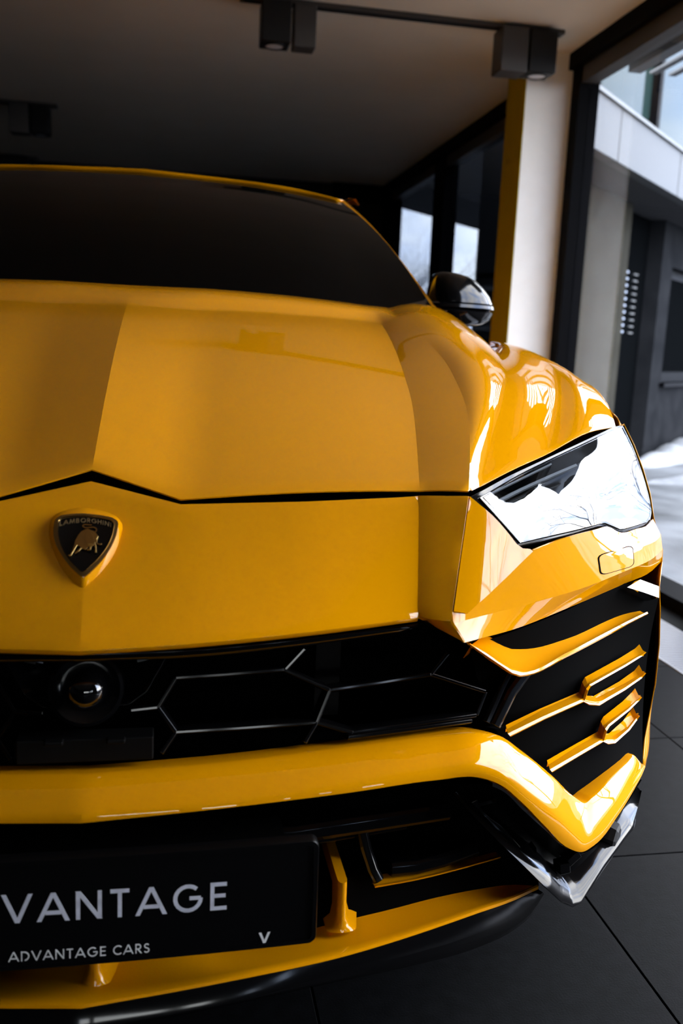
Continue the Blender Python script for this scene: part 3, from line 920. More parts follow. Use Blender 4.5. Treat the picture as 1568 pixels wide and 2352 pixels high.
# unit height letters: (advance width, strokes)
GL = {
 'A': (0.90, [[(0.0, 0), (0.45, 1.0)], [(0.45, 1.0), (0.90, 0)], [(0.20, 0.30), (0.70, 0.30)]]),
 'D': (0.80, [[(0.07, 0), (0.07, 1)], [(0.0, 0.93), (0.28, 0.93)] + arc(0.28, 0.5, 0.45, 0.43, 90, -90) + [(0.28, 0.07), (0.0, 0.07)]]),
 'V': (0.84, [[(0.0, 1), (0.42, 0.0)], [(0.42, 0.0), (0.84, 1)]]),
 'N': (0.84, [[(0.07, 0), (0.07, 1)], [(0.07, 1.0), (0.77, 0.0)], [(0.77, 0), (0.77, 1)]]),
 'T': (0.62, [[(0.0, 0.935), (0.62, 0.935)], [(0.31, 0), (0.31, 1)]]),
 'G': (0.98, [arc(0.50, 0.5, 0.43, 0.44, 48, 360), [(0.93, 0.5), (0.55, 0.5)]]),
 'E': (0.56, [[(0.07, 0), (0.07, 1)], [(0.0, 0.935), (0.56, 0.935)], [(0.0, 0.52), (0.52, 0.52)], [(0.0, 0.065), (0.56, 0.065)]]),
 'C': (0.80, [arc(0.50, 0.5, 0.43, 0.44, 45, 315)]),
 'R': (0.62, [[(0.07, 0), (0.07, 1)], [(0.0, 0.935), (0.28, 0.935)] + arc(0.28, 0.70, 0.24, 0.235, 90, -90) + [(0.0, 0.465)], [(0.24, 0.46), (0.58, 0.0)]]),
 'S': (0.54, [arc(0.27, 0.73, 0.20, 0.20, 30, 250, 14) + arc(0.25, 0.28, 0.23, 0.22, 75, -150, 14)]),
 'L': (0.50, [[(0.07, 0), (0.07, 1)], [(0.0, 0.065), (0.5, 0.065)]]),
 'M': (1.00, [[(0.05, 0), (0.17, 1)], [(0.17, 1), (0.5, 0.05)], [(0.5, 0.05), (0.83, 1)], [(0.83, 1), (0.95, 0)]]),
 'B': (0.62, [[(0.07, 0), (0.07, 1)], [(0.0, 0.935), (0.28, 0.935)] + arc(0.28, 0.73, 0.2, 0.205, 90, -90) + [(0.0, 0.525)], [(0.28, 0.525)] + arc(0.30, 0.295, 0.25, 0.23, 90, -90) + [(0.0, 0.065)]]),
 'O': (1.00, [arc(0.50, 0.5, 0.43, 0.44, 0, 360, 28)]),
 'H': (0.72, [[(0.07, 0), (0.07, 1)], [(0.65, 0), (0.65, 1)], [(0.07, 0.52), (0.65, 0.52)]]),
 'I': (0.20, [[(0.1, 0), (0.1, 1)]]),
}
def glyph(ch, w=0.13):
    """list of closed quads-strips in unit space for one letter (vertical strokes keep flat ends)"""
    strips = []
    for st in GL[ch][1]:
        p = A(st)
        l, r = [], []
        for i in range(len(p)):
            d0 = p[i] - p[i-1] if i > 0 else p[1] - p[0]
            d1 = p[i+1] - p[i] if i < len(p) - 1 else p[-1] - p[-2]
            d0 = d0/np.linalg.norm(d0); d1 = d1/np.linalg.norm(d1)
            t = d0 + d1
            t /= np.linalg.norm(t)
            nrm = A((-t[1], t[0]))
            k = (w/2) / max(0.5, float(np.dot(nrm, A((-d0[1], d0[0])))))
            if len(p) == 2 and abs(d0[1]) > 0.3 and abs(d0[0]) > 0.05:
                # slanted stroke: cut horizontally
                hx = (w/2)/abs(d0[1])
                l.append(p[i] + A((-hx, 0))); r.append(p[i] + A((hx, 0)))
            else:
                l.append(p[i] + nrm*k); r.append(p[i] - nrm*k)
        strips.append((l, r))
    return strips
def text_parts(word, height, spacing, place, thick, w, mat, parent):
    """one small part per letter; place(x, y, h) maps flat text coordinates and lift to 3d; word is centred on x = 0"""
    adv = [0.45 if c == ' ' else GL[c][0] + spacing for c in word]
    x = -(sum(adv) - spacing) * height / 2
    for k, c in enumerate(word):
        q = MB()
        if c != ' ':
            for n_, (l, r) in enumerate(glyph(c, w)):
                hh = thick*(1 + 0.04*n_)
                L = [place(x + a*height, b*height, hh) for a, b in l]
                R = [place(x + a*height, b*height, hh) for a, b in r]
                L0 = [place(x + a*height, b*height, 0) for a, b in l]
                R0 = [place(x + a*height, b*height, 0) for a, b in r]
                q.grid([L0, L, R, R0])
                q.poly([L0[0], R0[0], R[0], L[0]])
                q.poly([L0[-1], L[-1], R[-1], R0[-1]])
            build('letter', q, mat, parent, weld=False, smooth=False)
        x += adv[k]*height
# badge lettering follows a shallow arch
bl = [(-0.0289,0.0434),(-0.0018,0.0475),(0.0274,0.0424)]
def badge_place(x, y, h):
    s = (x - bl[1][0])
    dz = (bl[1][1]) - 6.5*s*s
    return tuple(bo + A((1, 0, 0))*(x + bl[1][0]) + bt*(dz + y) + bn*(0.0092 + h))
text_parts('LAMBORGHINI', 0.0060, 0.24, badge_place, 0.0014, 0.14, 'gold_letter', badge)

# ---- main grille ------------------------------------------------------------------
def grille_back():
    q = MB()
    q.grid([[(-0.62, 0.30, 0.80), (0.62, 0.30, 0.80)], [(-0.62, 0.30, 0.50), (0.62, 0.30, 0.50)]])
    q.grid([[(-0.60, 0.30, 0.50), (0.60, 0.30, 0.50)], [(-0.60, 0.10, 0.548), (0.60, 0.16, 0.548)]])
    return q
build('grille_backing', grille_back(), 'black_matt', car, out=(0, -1, 0.2), smooth=False)
def bar(q, pts, w=0.0042, d=0.03, up=(0, -1, 0.25), n=None):
    p = lin(pts, n) if n else A(pts)
    q.sweep(p, [(-w, -d), (w, -d), (w, -0.004), (w*0.5, 0.0), (-w*0.5, 0.0), (-w, -0.004)], up=up)
def grille_frame():
    q = MB()
    # the honeycomb bars, upper and lower rows
    for pts in ([(0.1061,0.1,0.6594),(0.1698,0.105,0.6605),(0.2444,0.115,0.6614)], [(0.2444,0.115,0.6614),(0.3058,0.115,0.6316)], [(0.3058,0.115,0.6316),(0.2885,0.105,0.5909)],
                [(0.1067,0.09,0.5912),(0.1927,0.095,0.5916),(0.2885,0.105,0.5909)], [(0.1067,0.09,0.5912),(0.0845,0.09,0.625)], [(0.0845,0.09,0.625),(0.1061,0.1,0.6594)],
                [(0.3058,0.115,0.6316),(0.3802,0.125,0.6365),(0.4508,0.14,0.6401)], [(0.4508,0.14,0.6401),(0.5392,0.16,0.6044)], [(0.5392,0.16,0.6044),(0.5245,0.15,0.5738)],
                [(0.2885,0.105,0.5909),(0.3375,0.105,0.575)], [(0.3375,0.105,0.575),(0.4246,0.12,0.5769),(0.5245,0.15,0.5738)],
                [(0.2461,0.115,0.6613),(0.2716,0.12,0.6875)], [(0.4508,0.14,0.6401),(0.4768,0.15,0.6667)], [(0.0845,0.09,0.625),(0.0519,0.085,0.6241)],
                [(0.3304,0.098,0.5717),(0.4175,0.115,0.5718),(0.5169,0.145,0.5678)], [(0.2885,0.105,0.5909),(0.2723,0.095,0.5687)], [(0.1067,0.09,0.5912),(0.0893,0.08,0.5686)]):
        bar(q, pts)
    # dark surround at the outer end
    bar(q, [(0.5549,0.15,0.5564),(0.5818,0.165,0.6005),(0.6078,0.175,0.6289)], 0.008, 0.05)
    bar(q, [(0.5434,0.155,0.5598),(0.5682,0.17,0.6055),(0.5861,0.18,0.6341)], 0.006, 0.05)
    return q
both('grille_frame', grille_frame, 'black_gloss', car, recalc=True, bevel=0.001, angle=30, weld=False)
def tube_strip():
    return MB().box((0.300, 0.20, 0.56), (0.335, 0.23, 0.76))
both('grille_post', tube_strip, 'black_satin', car, smooth=False)
# upper lip of the grille opening
q = MB()
u = crv([(0, 0.03, 0.716)] + [(0.1293,0.046,0.7133),(0.2645,0.077,0.7139),(0.4257,0.13,0.7139)], 16)
q.grid([u, shift(u, (0, 0.012, -0.012)), shift(u, (0, 0.09, -0.02))])
q.mirrored()
build('grille_upper_lip', q, 'black_gloss', car, solid=0.003, out=(0, -1, -0.3))

# camera dome in the centre of the grille
sen = empty('camera_dome', (0, 0, 0), car)
tag(sen, 'glossy black camera dome in the centre of the grille')
sc = A([(0.0011,0.075,0.6573)][0]); sc[0] = 0.0
q = MB().lathe([(0.0, 0.026), (0.008, 0.0247), (0.015, 0.0212), (0.0205, 0.0155), (0.0235, 0.008), (0.0245, 0.0)], sc, (0.05, -0.95, 0.3), 40)
build('dome', q, 'black_mirror', sen, out=(0, -1, 0.3), auto=60)
q = MB().lathe([(0.0245, 0.0), (0.030, 0.001), (0.040, 0.006), (0.044, 0.004), (0.046, -0.01), (0.046, -0.05)], sc, (0.05, -0.95, 0.3), 40)
build('dome_collar', q, 'black_gloss', sen, out=(0, -1, 0.3), auto=40)
q = MB()
hexo = [(-0.0921,0.1,0.6961),(0.0961,0.1,0.695),(0.1017,0.085,0.6635),(0.0681,0.07,0.6254),(0.0527,0.068,0.6127),(-0.0539,0.068,0.6149),(-0.0679,0.07,0.63),(-0.0976,0.085,0.6688)]
ho = A(hexo); cxx = ho.mean(0); cxx[0] = 0
half = [(-0.085, 0.11, 0.735), (0.085, 0.11, 0.735), (0.098, 0.092, 0.695), (0.072, 0.074, 0.652), (0.05, 0.070, 0.637), (-0.05, 0.070, 0.637), (-0.072, 0.074, 0.652), (-0.098, 0.092, 0.695)]
inn = [(p[0]*0.55, 0.105, sc[2] + (p[2]-sc[2])*0.62) for p in half]
q.grid([shift(half, (0, 0.06, 0)), half, inn], close=True)
build('dome_housing', q, 'black_gloss', sen, out=(0, -1, 0.2), bevel=0.002, angle=20)
for sx in (-1, 1):
    q = MB().prism([(sx*0.052, 0.098, 0.728), (sx*0.078, 0.100, 0.718), (sx*0.086, 0.092, 0.690), (sx*0.060, 0.086, 0.686)], (0, 0.012, 0))
    build('dome_cheek', q, 'sensor_grey', sen, recalc=True, smooth=False)
q = MB()
for px in (0.036, -0.036):
    q.box((px - 0.011, 0.05, 0.596), (px + 0.011, 0.062, 0.602))
q.box((-0.08, 0.06, 0.57), (0.08, 0.09, 0.60))
build('radar_bracket', q, 'black_satin', sen, smooth=False, bevel=0.002, angle=30)

# ---- bumper bar with the corner fangs ------------------------------------------------
bar_top = [(0, 0.035, 0.5655)] + [(0.158,0.052,0.5645),(0.3279,0.083,0.5642),(0.452,0.106,0.5639),(0.521,0.118,0.5602),(0.5531,0.126,0.5502),(0.5901,0.133,0.5232),(0.6454,0.145,0.4768),(0.6915,0.16,0.433),(0.7086,0.166,0.4212),(0.7295,0.182,0.4207),(0.7935,0.245,0.4178),(0.8517,0.305,0.412),(0.8835,0.34,0.4064),(0.9158,0.372,0.3733)]
bar_mid = [(0, 0.001, 0.5400)] + [(0.1568,0.017,0.5402),(0.3207,0.04,0.5424),(0.4408,0.063,0.5433),(0.5095,0.071,0.5381),(0.5436,0.078,0.5249),(0.5837,0.086,0.4922),(0.6306,0.097,0.4473),(0.6729,0.113,0.4023),(0.6912,0.122,0.3877),(0.7134,0.138,0.3853),(0.7835,0.205,0.391),(0.8462,0.275,0.39),(0.892,0.33,0.3837),(0.9235,0.372,0.3713)]
bar_low = [(0, -0.004, 0.5260)] + [(0.1566,0.009,0.5281),(0.3198,0.032,0.5284),(0.4395,0.055,0.5278),(0.4998,0.066,0.5236),(0.5353,0.072,0.5082),(0.5691,0.078,0.4792),(0.6118,0.088,0.4349),(0.6604,0.107,0.3862),(0.6869,0.118,0.3717),(0.7141,0.136,0.369),(0.7887,0.205,0.3761),(0.8514,0.275,0.3782),(0.8968,0.33,0.3771),(0.9256,0.372,0.3679)]
NBAR = 90
bt3, bm3, bl3 = crv(bar_top, NBAR), crv(bar_mid, NBAR), crv(bar_low, NBAR)
# keep the columns together: resample by matching control indices
def ctl(pts, per=7):
    p = A(pts)
    full = []
    dense = crv(p, 2001)
    idx = [int(np.argmin(((dense - k)**2).sum(1))) for k in p]
    for i in range(len(p) - 1):
        n = per if i > 3 else per + 5
        ids = np.linspace(idx[i], idx[i+1], n + 1)
        full += [dense[int(round(k))] for k in (ids if i == 0 else ids[1:])]
    return np.array(full)
bt3, bm3, bl3 = ctl(bar_top), ctl(bar_mid), ctl(bar_low)
back = lambda c, d: [tuple(A(p) + A(d)) for p in c]
q = MB()
rows = [back(bt3, (-0.004, 0.05, -0.012)), back(bt3, (0, 0.006, 0.0))]
rows += between(bt3, bm3, 6, (0.0, -0.002, 0.002))
rows += [tuple(r) for r in between(bm3, bl3, 5, (0.0003, -0.0016, 0.0))[1:]]
rows += [back(bl3, (-0.001, 0.008, -0.004)), back(bl3, (-0.006, 0.05, 0.004))]
q.grid(rows)
q.mirrored()
build('bumper_bar', q, 'yellow', car, out=(0, -1, 0.4), auto=32)

# ---- side intakes: black panel, fins -----------------------------------------------
intakes = [empty('side_intake', (0, 0, 0), car) for _ in (0, 1)]
tag(intakes[0], 'side air intake with yellow fins nearest the glazed wall')
tag(intakes[1], 'side air intake with yellow fins away from the glazed wall')
def intake_panel():
    q = MB()
    top = crv([(0.5063,0.15,0.6762),(0.5965,0.2,0.6824),(0.7038,0.275,0.6874),(0.8734,0.405,0.6945),(0.9652,0.455,0.6528)], 20)
    bot = crv([(0.5794,0.19,0.5146),(0.6544,0.195,0.4603),(0.7324,0.215,0.3899),(0.8163,0.285,0.3926),(0.9372,0.4,0.362)], 20)
    q.grid(between(top, bot, 10, (0, 0.02, 0)))
    return q
both('intake_panel', intake_panel, 'black_matt', intakes, out=(0.4, -1, 0))
def intake_cap():
    # glossy black corner piece above the fins that catches the sky
    q = MB()
    c = [(0.8598,0.379,0.6948),(0.8995,0.4093,0.7002),(0.9486,0.4299,0.6818),(0.9417,0.4144,0.6655),(0.8997,0.3966,0.6811)]
    q.prism(c, (-0.012, 0.02, -0.012))
    return q
both('intake_cap', intake_cap, 'black_mirror', intakes, recalc=True, smooth=False)
def edge_post():
    # black gloss post along the outer side of the intake
    q = MB()
    a = crv([(0.9709,0.47,0.6468),(0.9782,0.472,0.5931),(0.9836,0.474,0.525),(0.9834,0.474,0.4653),(0.9735,0.468,0.3991),(0.9594,0.455,0.3361)], 16)
    q.sweep(a, [(-0.004, -0.02), (0.004, -0.02), (0.004, 0.002), (-0.004, 0.002)], up=(0.3, -1, 0))
    return q
both('intake_post', edge_post, 'black_gloss', intakes, recalc=True, auto=40)
def shelf_fin():
    q = MB()
    inner = crv([(0.498,0.12,0.6885),(0.5426,0.175,0.6811),(0.5683,0.192,0.6645),(0.5833,0.198,0.6549),(0.6023,0.208,0.6497),(0.7167,0.295,0.6446),(0.813,0.37,0.6437),(0.8812,0.425,0.6424),(0.9189,0.445,0.6384)], 30)
    front = crv([(0.4854,0.092,0.7007),(0.5168,0.105,0.6799),(0.5479,0.118,0.6578),(0.5692,0.128,0.6442),(0.587,0.14,0.6399),(0.6849,0.222,0.637),(0.7928,0.312,0.6378),(0.87,0.372,0.6408),(0.9196,0.41,0.6417)], 30)
    lower = crv([(0.4868,0.092,0.6983),(0.5171,0.105,0.675),(0.5483,0.118,0.6528),(0.5703,0.128,0.6385),(0.5875,0.14,0.6341),(0.6855,0.222,0.6301),(0.7935,0.312,0.6304),(0.8706,0.372,0.6346),(0.921,0.41,0.637)], 30)
    q.grid([shift(inner, (0, 0.03, -0.03)), inner] + between(inner, front, 5, (0, -0.004, -0.004))[1:] + between(front, lower, 2, (0, -0.0025, 0))[1:] + [shift(lower, (0, 0.008, -0.003)), shift(lower, (0, 0.05, -0.002))])
    return q
both('upper_fin', shelf_fin, 'yellow', intakes, out=(0.3, -1, 0.5), auto=34)
def ybar(top, low):
    """bar seen as a top face and a rounded front lip; top/low are its upper and lower outline"""
    q = MB()
    t, l = ctl2(top), ctl2(low)
    m = t*0.36 + l*0.64
    q.grid([shift(t, (0.0195, 0.038, -0.024))] + between(shift(t, (0.0165, 0.030, -0.0115)), m, 3) + [m*0.5 + l*0.5 + A((0, -0.003, 0)), l, shift(l, (0, 0.010, 0.0)), shift(l, (0.004, 0.03, 0.004))])
    return q
def ctl2(pts, per=4):
    p = A(pts)
    return np.concatenate([lin([p[i], p[i+1]], per + 1)[(0 if i == 0 else 1):] for i in range(len(p) - 1)])
def y_fin_1a():
    return ybar([(0.5588,0.135,0.5602),(0.6321,0.18,0.5647),(0.7252,0.245,0.5629),(0.7306,0.25,0.575),(0.7428,0.258,0.5781),(0.8415,0.335,0.5787),(0.9081,0.388,0.5786),(0.9139,0.392,0.5763)],
                [(0.5696,0.132,0.5481),(0.6402,0.18,0.5502),(0.7338,0.245,0.5483),(0.7405,0.25,0.5633),(0.7483,0.258,0.5678),(0.8464,0.335,0.5694),(0.8998,0.38,0.5705),(0.913,0.39,0.5746)])
def y_fin_1b():
    return ybar([(0.7264,0.25,0.5594),(0.7409,0.252,0.5539),(0.7642,0.268,0.5445),(0.8456,0.335,0.5403),(0.9124,0.388,0.5403),(0.9173,0.392,0.5386)],
                [(0.7319,0.247,0.5475),(0.7443,0.25,0.5401),(0.7716,0.268,0.5311),(0.8509,0.335,0.5278),(0.9028,0.38,0.5292),(0.9165,0.39,0.5362)])
def y_fin_2a():
    return ybar([(0.6345,0.15,0.4951),(0.7025,0.2,0.4938),(0.7695,0.255,0.4889),(0.775,0.26,0.5027),(0.7873,0.27,0.5038),(0.8522,0.325,0.504),(0.8975,0.368,0.5038),(0.9019,0.37,0.5028)],
                [(0.6443,0.147,0.4833),(0.7109,0.2,0.48),(0.7783,0.255,0.4753),(0.7845,0.26,0.4906),(0.7936,0.27,0.4939),(0.8562,0.325,0.4961),(0.8914,0.36,0.4977),(0.901,0.368,0.5013)])
def y_fin_2b():
    return ybar([(0.7713,0.258,0.4861),(0.7826,0.262,0.4816),(0.8035,0.275,0.4741),(0.856,0.325,0.4689),(0.8962,0.365,0.4715),(0.8998,0.367,0.4705)],
                [(0.7768,0.255,0.4754),(0.7901,0.262,0.4671),(0.8093,0.275,0.4619),(0.8601,0.325,0.4602),(0.8913,0.36,0.4618),(0.8996,0.366,0.4678)])
def y_fin(a, b):
    def f():
        q = MB()
        for g in (a(), b()):
            n = len(q.v)
            q.v += g.v
            q.f += [tuple(k + n for k in f_) for f_ in g.f]
            q.m += g.m
        return q
    return f
both('forked_fin', y_fin(y_fin_1a, y_fin_1b), 'yellow', intakes, out=(0.3, -1, 0.5), auto=34)
both('forked_fin', y_fin(y_fin_2a, y_fin_2b), 'yellow', intakes, out=(0.3, -1, 0.5), auto=34)

# ---- lower corner blade (gloss black) under the fang -----------------------------------
def blade():
    q = MB()
    o = [(0.487,0.12,0.473),(0.5092,0.115,0.4482),(0.5452,0.11,0.4119),(0.5923,0.105,0.3662),(0.6318,0.105,0.3265),(0.6614,0.11,0.2975),(0.6811,0.118,0.2836),(0.7006,0.13,0.2811),(0.7556,0.18,0.2941),(0.8244,0.245,0.3044),(0.8656,0.285,0.3038),(0.8953,0.33,0.3108),(0.922,0.37,0.3227)]
    i = [(0.4984,0.135,0.4672),(0.5274,0.135,0.439),(0.5661,0.13,0.4031),(0.6102,0.125,0.365),(0.6441,0.125,0.3371),(0.6658,0.13,0.3149),(0.684,0.137,0.3006),(0.6997,0.15,0.2996),(0.7503,0.19,0.3089),(0.8119,0.25,0.3169),(0.8524,0.29,0.3192),(0.8924,0.335,0.3164),(0.9261,0.38,0.3197)]
    a, b = ctl2(o, 5), ctl2(i, 5)
    q.grid([shift(a, (-0.01, 0.07, 0.0)), shift(a, (0, 0.006, -0.003)), a, a*0.6 + b*0.4 + A((0, -0.003, 0.002)), b, shift(b, (-0.005, 0.07, 0.01))])
    return q
both('corner_blade', blade, 'black_gloss', car, out=(0.3, -1, 0.3), auto=60)
def blade_fill():
    q = MB()
    up = ctl([tuple(p) for p in [(0.5037,0.16,0.4579),(0.5393,0.16,0.4642),(0.5733,0.16,0.4523),(0.6117,0.165,0.4166),(0.6511,0.17,0.3799),(0.6976,0.18,0.339),(0.725,0.19,0.3239),(0.7546,0.21,0.3189),(0.8138,0.26,0.332),(0.8568,0.3,0.3412),(0.9271,0.38,0.3406)]], 4)
    lo = ctl([tuple(p) for p in [(0.5113,0.17,0.44),(0.5412,0.17,0.4123),(0.5831,0.17,0.3735),(0.629,0.165,0.3324),(0.6641,0.165,0.3035),(0.6866,0.17,0.2805),(0.7041,0.175,0.2686),(0.7212,0.19,0.2665),(0.7783,0.24,0.2711),(0.8356,0.29,0.2845),(0.9335,0.39,0.3015)]], 4)
    q.grid([up, up*0.5 + lo*0.5 + A((0, 0.03, 0)), lo])
    return q
both('corner_recess', blade_fill, 'black_satin', car, out=(0.3, -1, 0.3), auto=40)
def inner_fin():
    q = MB()
    p = [(0.5308,0.15,0.4442),(0.5378,0.148,0.4286),(0.5699,0.14,0.4019),(0.5969,0.135,0.3723)]
    q.sweep(crv(p, 10), [(-0.010, -0.03), (0.010, -0.03), (0.010, 0.0), (-0.004, 0.002)], up=(0.2, -1, 0.1))
    p = [(0.5302,0.15,0.4347),(0.5528,0.155,0.4369),(0.5679,0.16,0.4362)]
    q.sweep(crv(p, 5), [(-0.003, -0.03), (0.003, -0.03), (0.003, 0.0), (-0.003, 0.0)], up=(0.2, -1, 0.1))
    return q
both('corner_fin', inner_fin, 'black_gloss', car, recalc=True, bevel=0.001, angle=35)
def park_sensor():
    c = A([(0.8019,0.245,0.3158)][0])
    ax = A((0.72, -0.66, -0.1)); ax /= np.linalg.norm(ax)
    q = MB()
    q.lathe([(0.0, 0.012), (0.0155, 0.012), (0.0205, 0.009), (0.0215, 0.0), (0.0215, -0.035)], c, tuple(ax), 8)
    q.v = [tuple(A((1, 1, 1.25))*(A(p) - c) + c) for p in q.v]
    return q
both('parking_sensor', park_sensor, 'sensor_grey', car, out=(0.7, -0.7, 0), smooth=False)
def fang_bolt():
    q = MB()
    q.sweep([(0.6897,0.16,0.3278),(0.7083,0.165,0.34)], [(-0.006, -0.02), (0.006, -0.02), (0.006, 0.002), (-0.006, 0.002)], up=(0.2, -1, 0.1))
    q.sweep([(0.6757,0.158,0.3193),(0.6924,0.16,0.3211)], [(-0.008, -0.02), (0.008, -0.02), (0.008, 0.002), (-0.008, 0.002)], up=(0.2, -1, 0.1))
    return q
both('corner_bracket', fang_bolt, 'black_gloss', car, recalc=True, bevel=0.001, angle=35)

# ---- lower intake --------------------------------------------------------------------
q = MB()
q.grid([[(-0.62, 0.33, 0.56), (0.62, 0.33, 0.56)], [(-0.62, 0.30, 0.27), (0.62, 0.30, 0.27)]])
build('lower_intake_backing', q, 'black_matt', car, out=(0, -1, 0), smooth=False)
q = MB()
bar(q, [(-0.0057,0.075,0.4442),(0.0739,0.08,0.4421),(0.2256,0.1,0.4324),(0.2669,0.105,0.4307),(0.3787,0.125,0.4299),(0.4968,0.15,0.4271)], 0.012, 0.05)
bar(q, [(-0.0073,0.09,0.4142),(0.1745,0.1,0.4112),(0.2816,0.12,0.4095),(0.4329,0.15,0.4092)], 0.006, 0.04)
bar(q, [(0.3619,0.125,0.4231),(0.3687,0.122,0.3949),(0.3786,0.115,0.3655),(0.3868,0.11,0.3508)], 0.008, 0.06)
bar(q, [(0.406,0.12,0.3604),(0.4452,0.125,0.3586),(0.4876,0.135,0.3604),(0.543,0.15,0.3669)], 0.010, 0.05)
def lower_frame():
    r = MB()
    r.v, r.f, r.m = list(q.v), list(q.f), list(q.m)
    return r
both('lower_grille_frame', lower_frame, 'black_gloss', car, recalc=True, bevel=0.0015, angle=30, weld=False)
def splitter_wing():
    q = MB()
    a = crv([(0.3784,0.1,0.3513),(0.4431,0.115,0.3489),(0.5067,0.135,0.3468),(0.5817,0.16,0.3458)], 12)
    q.grid([shift(a, (0, 0.02, -0.008)), a, shift(a, (0, 0.002, -0.0035)), shift(a, (0, 0.05, -0.006))])
    return q
both('inner_wing', splitter_wing, 'yellow', car, out=(0, -1, 0.3), auto=35)

# ---- splitter ------------------------------------------------------------------------
sp = [(0, -0.022, 0.3040)] + [(0.16,-0.003,0.3067),(0.3294,0.03,0.3061),(0.4117,0.056,0.3051),(0.4729,0.078,0.3043),(0.5307,0.1,0.3035),(0.5845,0.122,0.3011),(0.6388,0.147,0.3017)]
spc = crv(sp, 40)
q = MB()
inb = crv([(0, 0.085, 0.312)] + [(0.1647,0.085,0.2853),(0.344,0.105,0.3003),(0.4098,0.122,0.2996),(0.4787,0.14,0.3001),(0.5498,0.155,0.2989),(0.608,0.165,0.2953),(0.6408,0.15,0.3004)], 40)
q.grid(between(shift(inb, (0, 0, 0)), shift(spc, (0, 0.004, 0.0005)), 6, (0, 0, -0.004)) + [spc, shift(spc, (0, -0.001, -0.004))])
q.mirrored()
build('splitter_top', q, 'yellow', car, out=(0, -0.2, 1), auto=45)
q = MB().grid([inb, shift(inb, (0, 0.02, 0.05)), shift(inb, (0, 0.16, 0.05))])
q.mirrored()
build('splitter_riser', q, 'black_matt', car, out=(0, -1, 0.1))
q = MB()
lipc = spc + A((0, -0.002, -0.004))
lo = crv([(0, -0.030, 0.272)] + [(0.1602,-0.012,0.2759),(0.3059,0.018,0.2726),(0.4121,0.048,0.2627),(0.531,0.09,0.2524),(0.5934,0.118,0.2541),(0.6316,0.14,0.2649),(0.6505,0.152,0.2862)], 40)
q.grid([shift(lipc, (0, 0.01, 0.002)), lipc, lipc*0.45 + lo*0.55 + A((0, -0.004, 0.002)), lipc*0.2 + lo*0.8 + A((0, -0.005, 0.001)), lo, shift(lo, (0, 0.01, -0.006)), shift(lo, (0, 0.30, 0.0))])
q.mirrored()
build('splitter_lip', q, 'black_gloss', car, out=(0, -1, 0.1), auto=40)
def strake(px0, y0, top, z0, lean=0.06, w=0.0065):
    def f():
        # thin upright fin, flaring out into the splitter at the foot
        q = MB()
        h = top - z0
        rows = []
        for s, wid, dy in ((1.0, w, 0.004), (0.6, w, 0.002), (0.25, w*1.15, 0.0), (0.08, w*1.7, -0.002), (0.0, w*3.2, -0.004)):
            z = z0 + h*s
            r = []
            for k in range(9):
                a = math.pi*k/8
                r.append((px0 - math.cos(a)*wid + (lean*0.0), y0 + dy - math.sin(a)*w*1.5 + (0.0), z))
            r = [(px0 - wid + lean*(1-s)*0.0, y0 + 0.14, z)] + r + [(px0 + wid + 0.03*(1 - s)**3, y0 + 0.14, z)]
            rows.append(r)
        q.grid(rows)
        q.poly(rows[0])
        return q
    return f
st1 = [(0.3284,0.072,0.2827)][0]
both('splitter_strake', strake(st1[0], 0.082, 0.375, 0.307), 'yellow', car, out=(0, -1, 0.1), auto=60)
st2 = [(0.0073,0.02,0.2979)][0]
build('splitter_strake', strake(0.013, 0.022, 0.375, 0.3005)(), 'yellow', car, out=(0, -1, 0.1), auto=60)

# ---- number plate --------------------------------------------------------------------
plate = empty('number_plate', (0, 0, 0), car)
tag(plate, 'black show plate lettered ADVANTAGE in pale grey')
PZ0, PZ1, PX = 0.3615, 0.4945, 0.277
def plate_pt(x, z, h=0.0):
    # plate is slightly bowed and leans back a touch
    y = -0.0225 + 0.05*(z - 0.43) + 0.10*x*x
    return (x, y - h, z)
def rr(x0, x1, z0, z1, r, n=5):
    pts = []
    for cx_, cz_, a0 in ((x1 - r, z1 - r, 0), (x0 + r, z1 - r, 90), (x0 + r, z0 + r, 180), (x1 - r, z0 + r, 270)):
        for k in range(n + 1):
            a = math.radians(a0 + 90*k/n)
            pts.append((cx_ + r*math.cos(a), cz_ + r*math.sin(a)))
    return pts
def dens(pts, n=12):
    out = []
    for i in range(len(pts)):
        a, b = A(pts[i]), A(pts[(i+1) % len(pts)])
        k = n if np.linalg.norm(b - a) > 0.1 else 1
        out += [tuple(a + (b - a)*j/k) for j in range(k)]
    return out
o_ = dens(rr(-PX, PX, PZ0, PZ1, 0.010))
i_ = dens(rr(-PX + 0.006, PX - 0.006, PZ0 + 0.006, PZ1 - 0.006, 0.006))
q = MB().grid([[plate_pt(*p, h=-0.012) for p in o_], [plate_pt(*p, h=0.002) for p in o_], [plate_pt(p[0]*0.997, 0.428 + (p[1]-0.428)*0.985, h=0.004) for p in o_],
               [plate_pt(*p, h=0.004) for p in i_], [plate_pt(*p, h=0.001) for p in i_]], close=True)
build('plate_frame', q, 'plate', plate, out=(0, -1, 0), auto=50)
q = MB()
xs = np.linspace(-PX + 0.004, PX - 0.004, 14)
q.grid([[plate_pt(x, PZ0 + 0.004, 0.0012) for x in xs], [plate_pt(x, PZ1 - 0.004, 0.0012) for x in xs]])
build('plate_face', q, 'plate', plate, out=(0, -1, 0))
text_parts('ADVANTAGE', 0.0345, 0.27, lambda x, y, h: plate_pt(x + 0.0035, 0.4175 + y - 0.012*x, 0.0013 + h), 0.0004, 0.135, 'letter', plate)
text_parts('ADVANTAGE CARS', 0.0118, 0.22, lambda x, y, h: plate_pt(x, 0.3705 + y - 0.012*x, 0.0013 + h), 0.0004, 0.115, 'letter_white', plate)
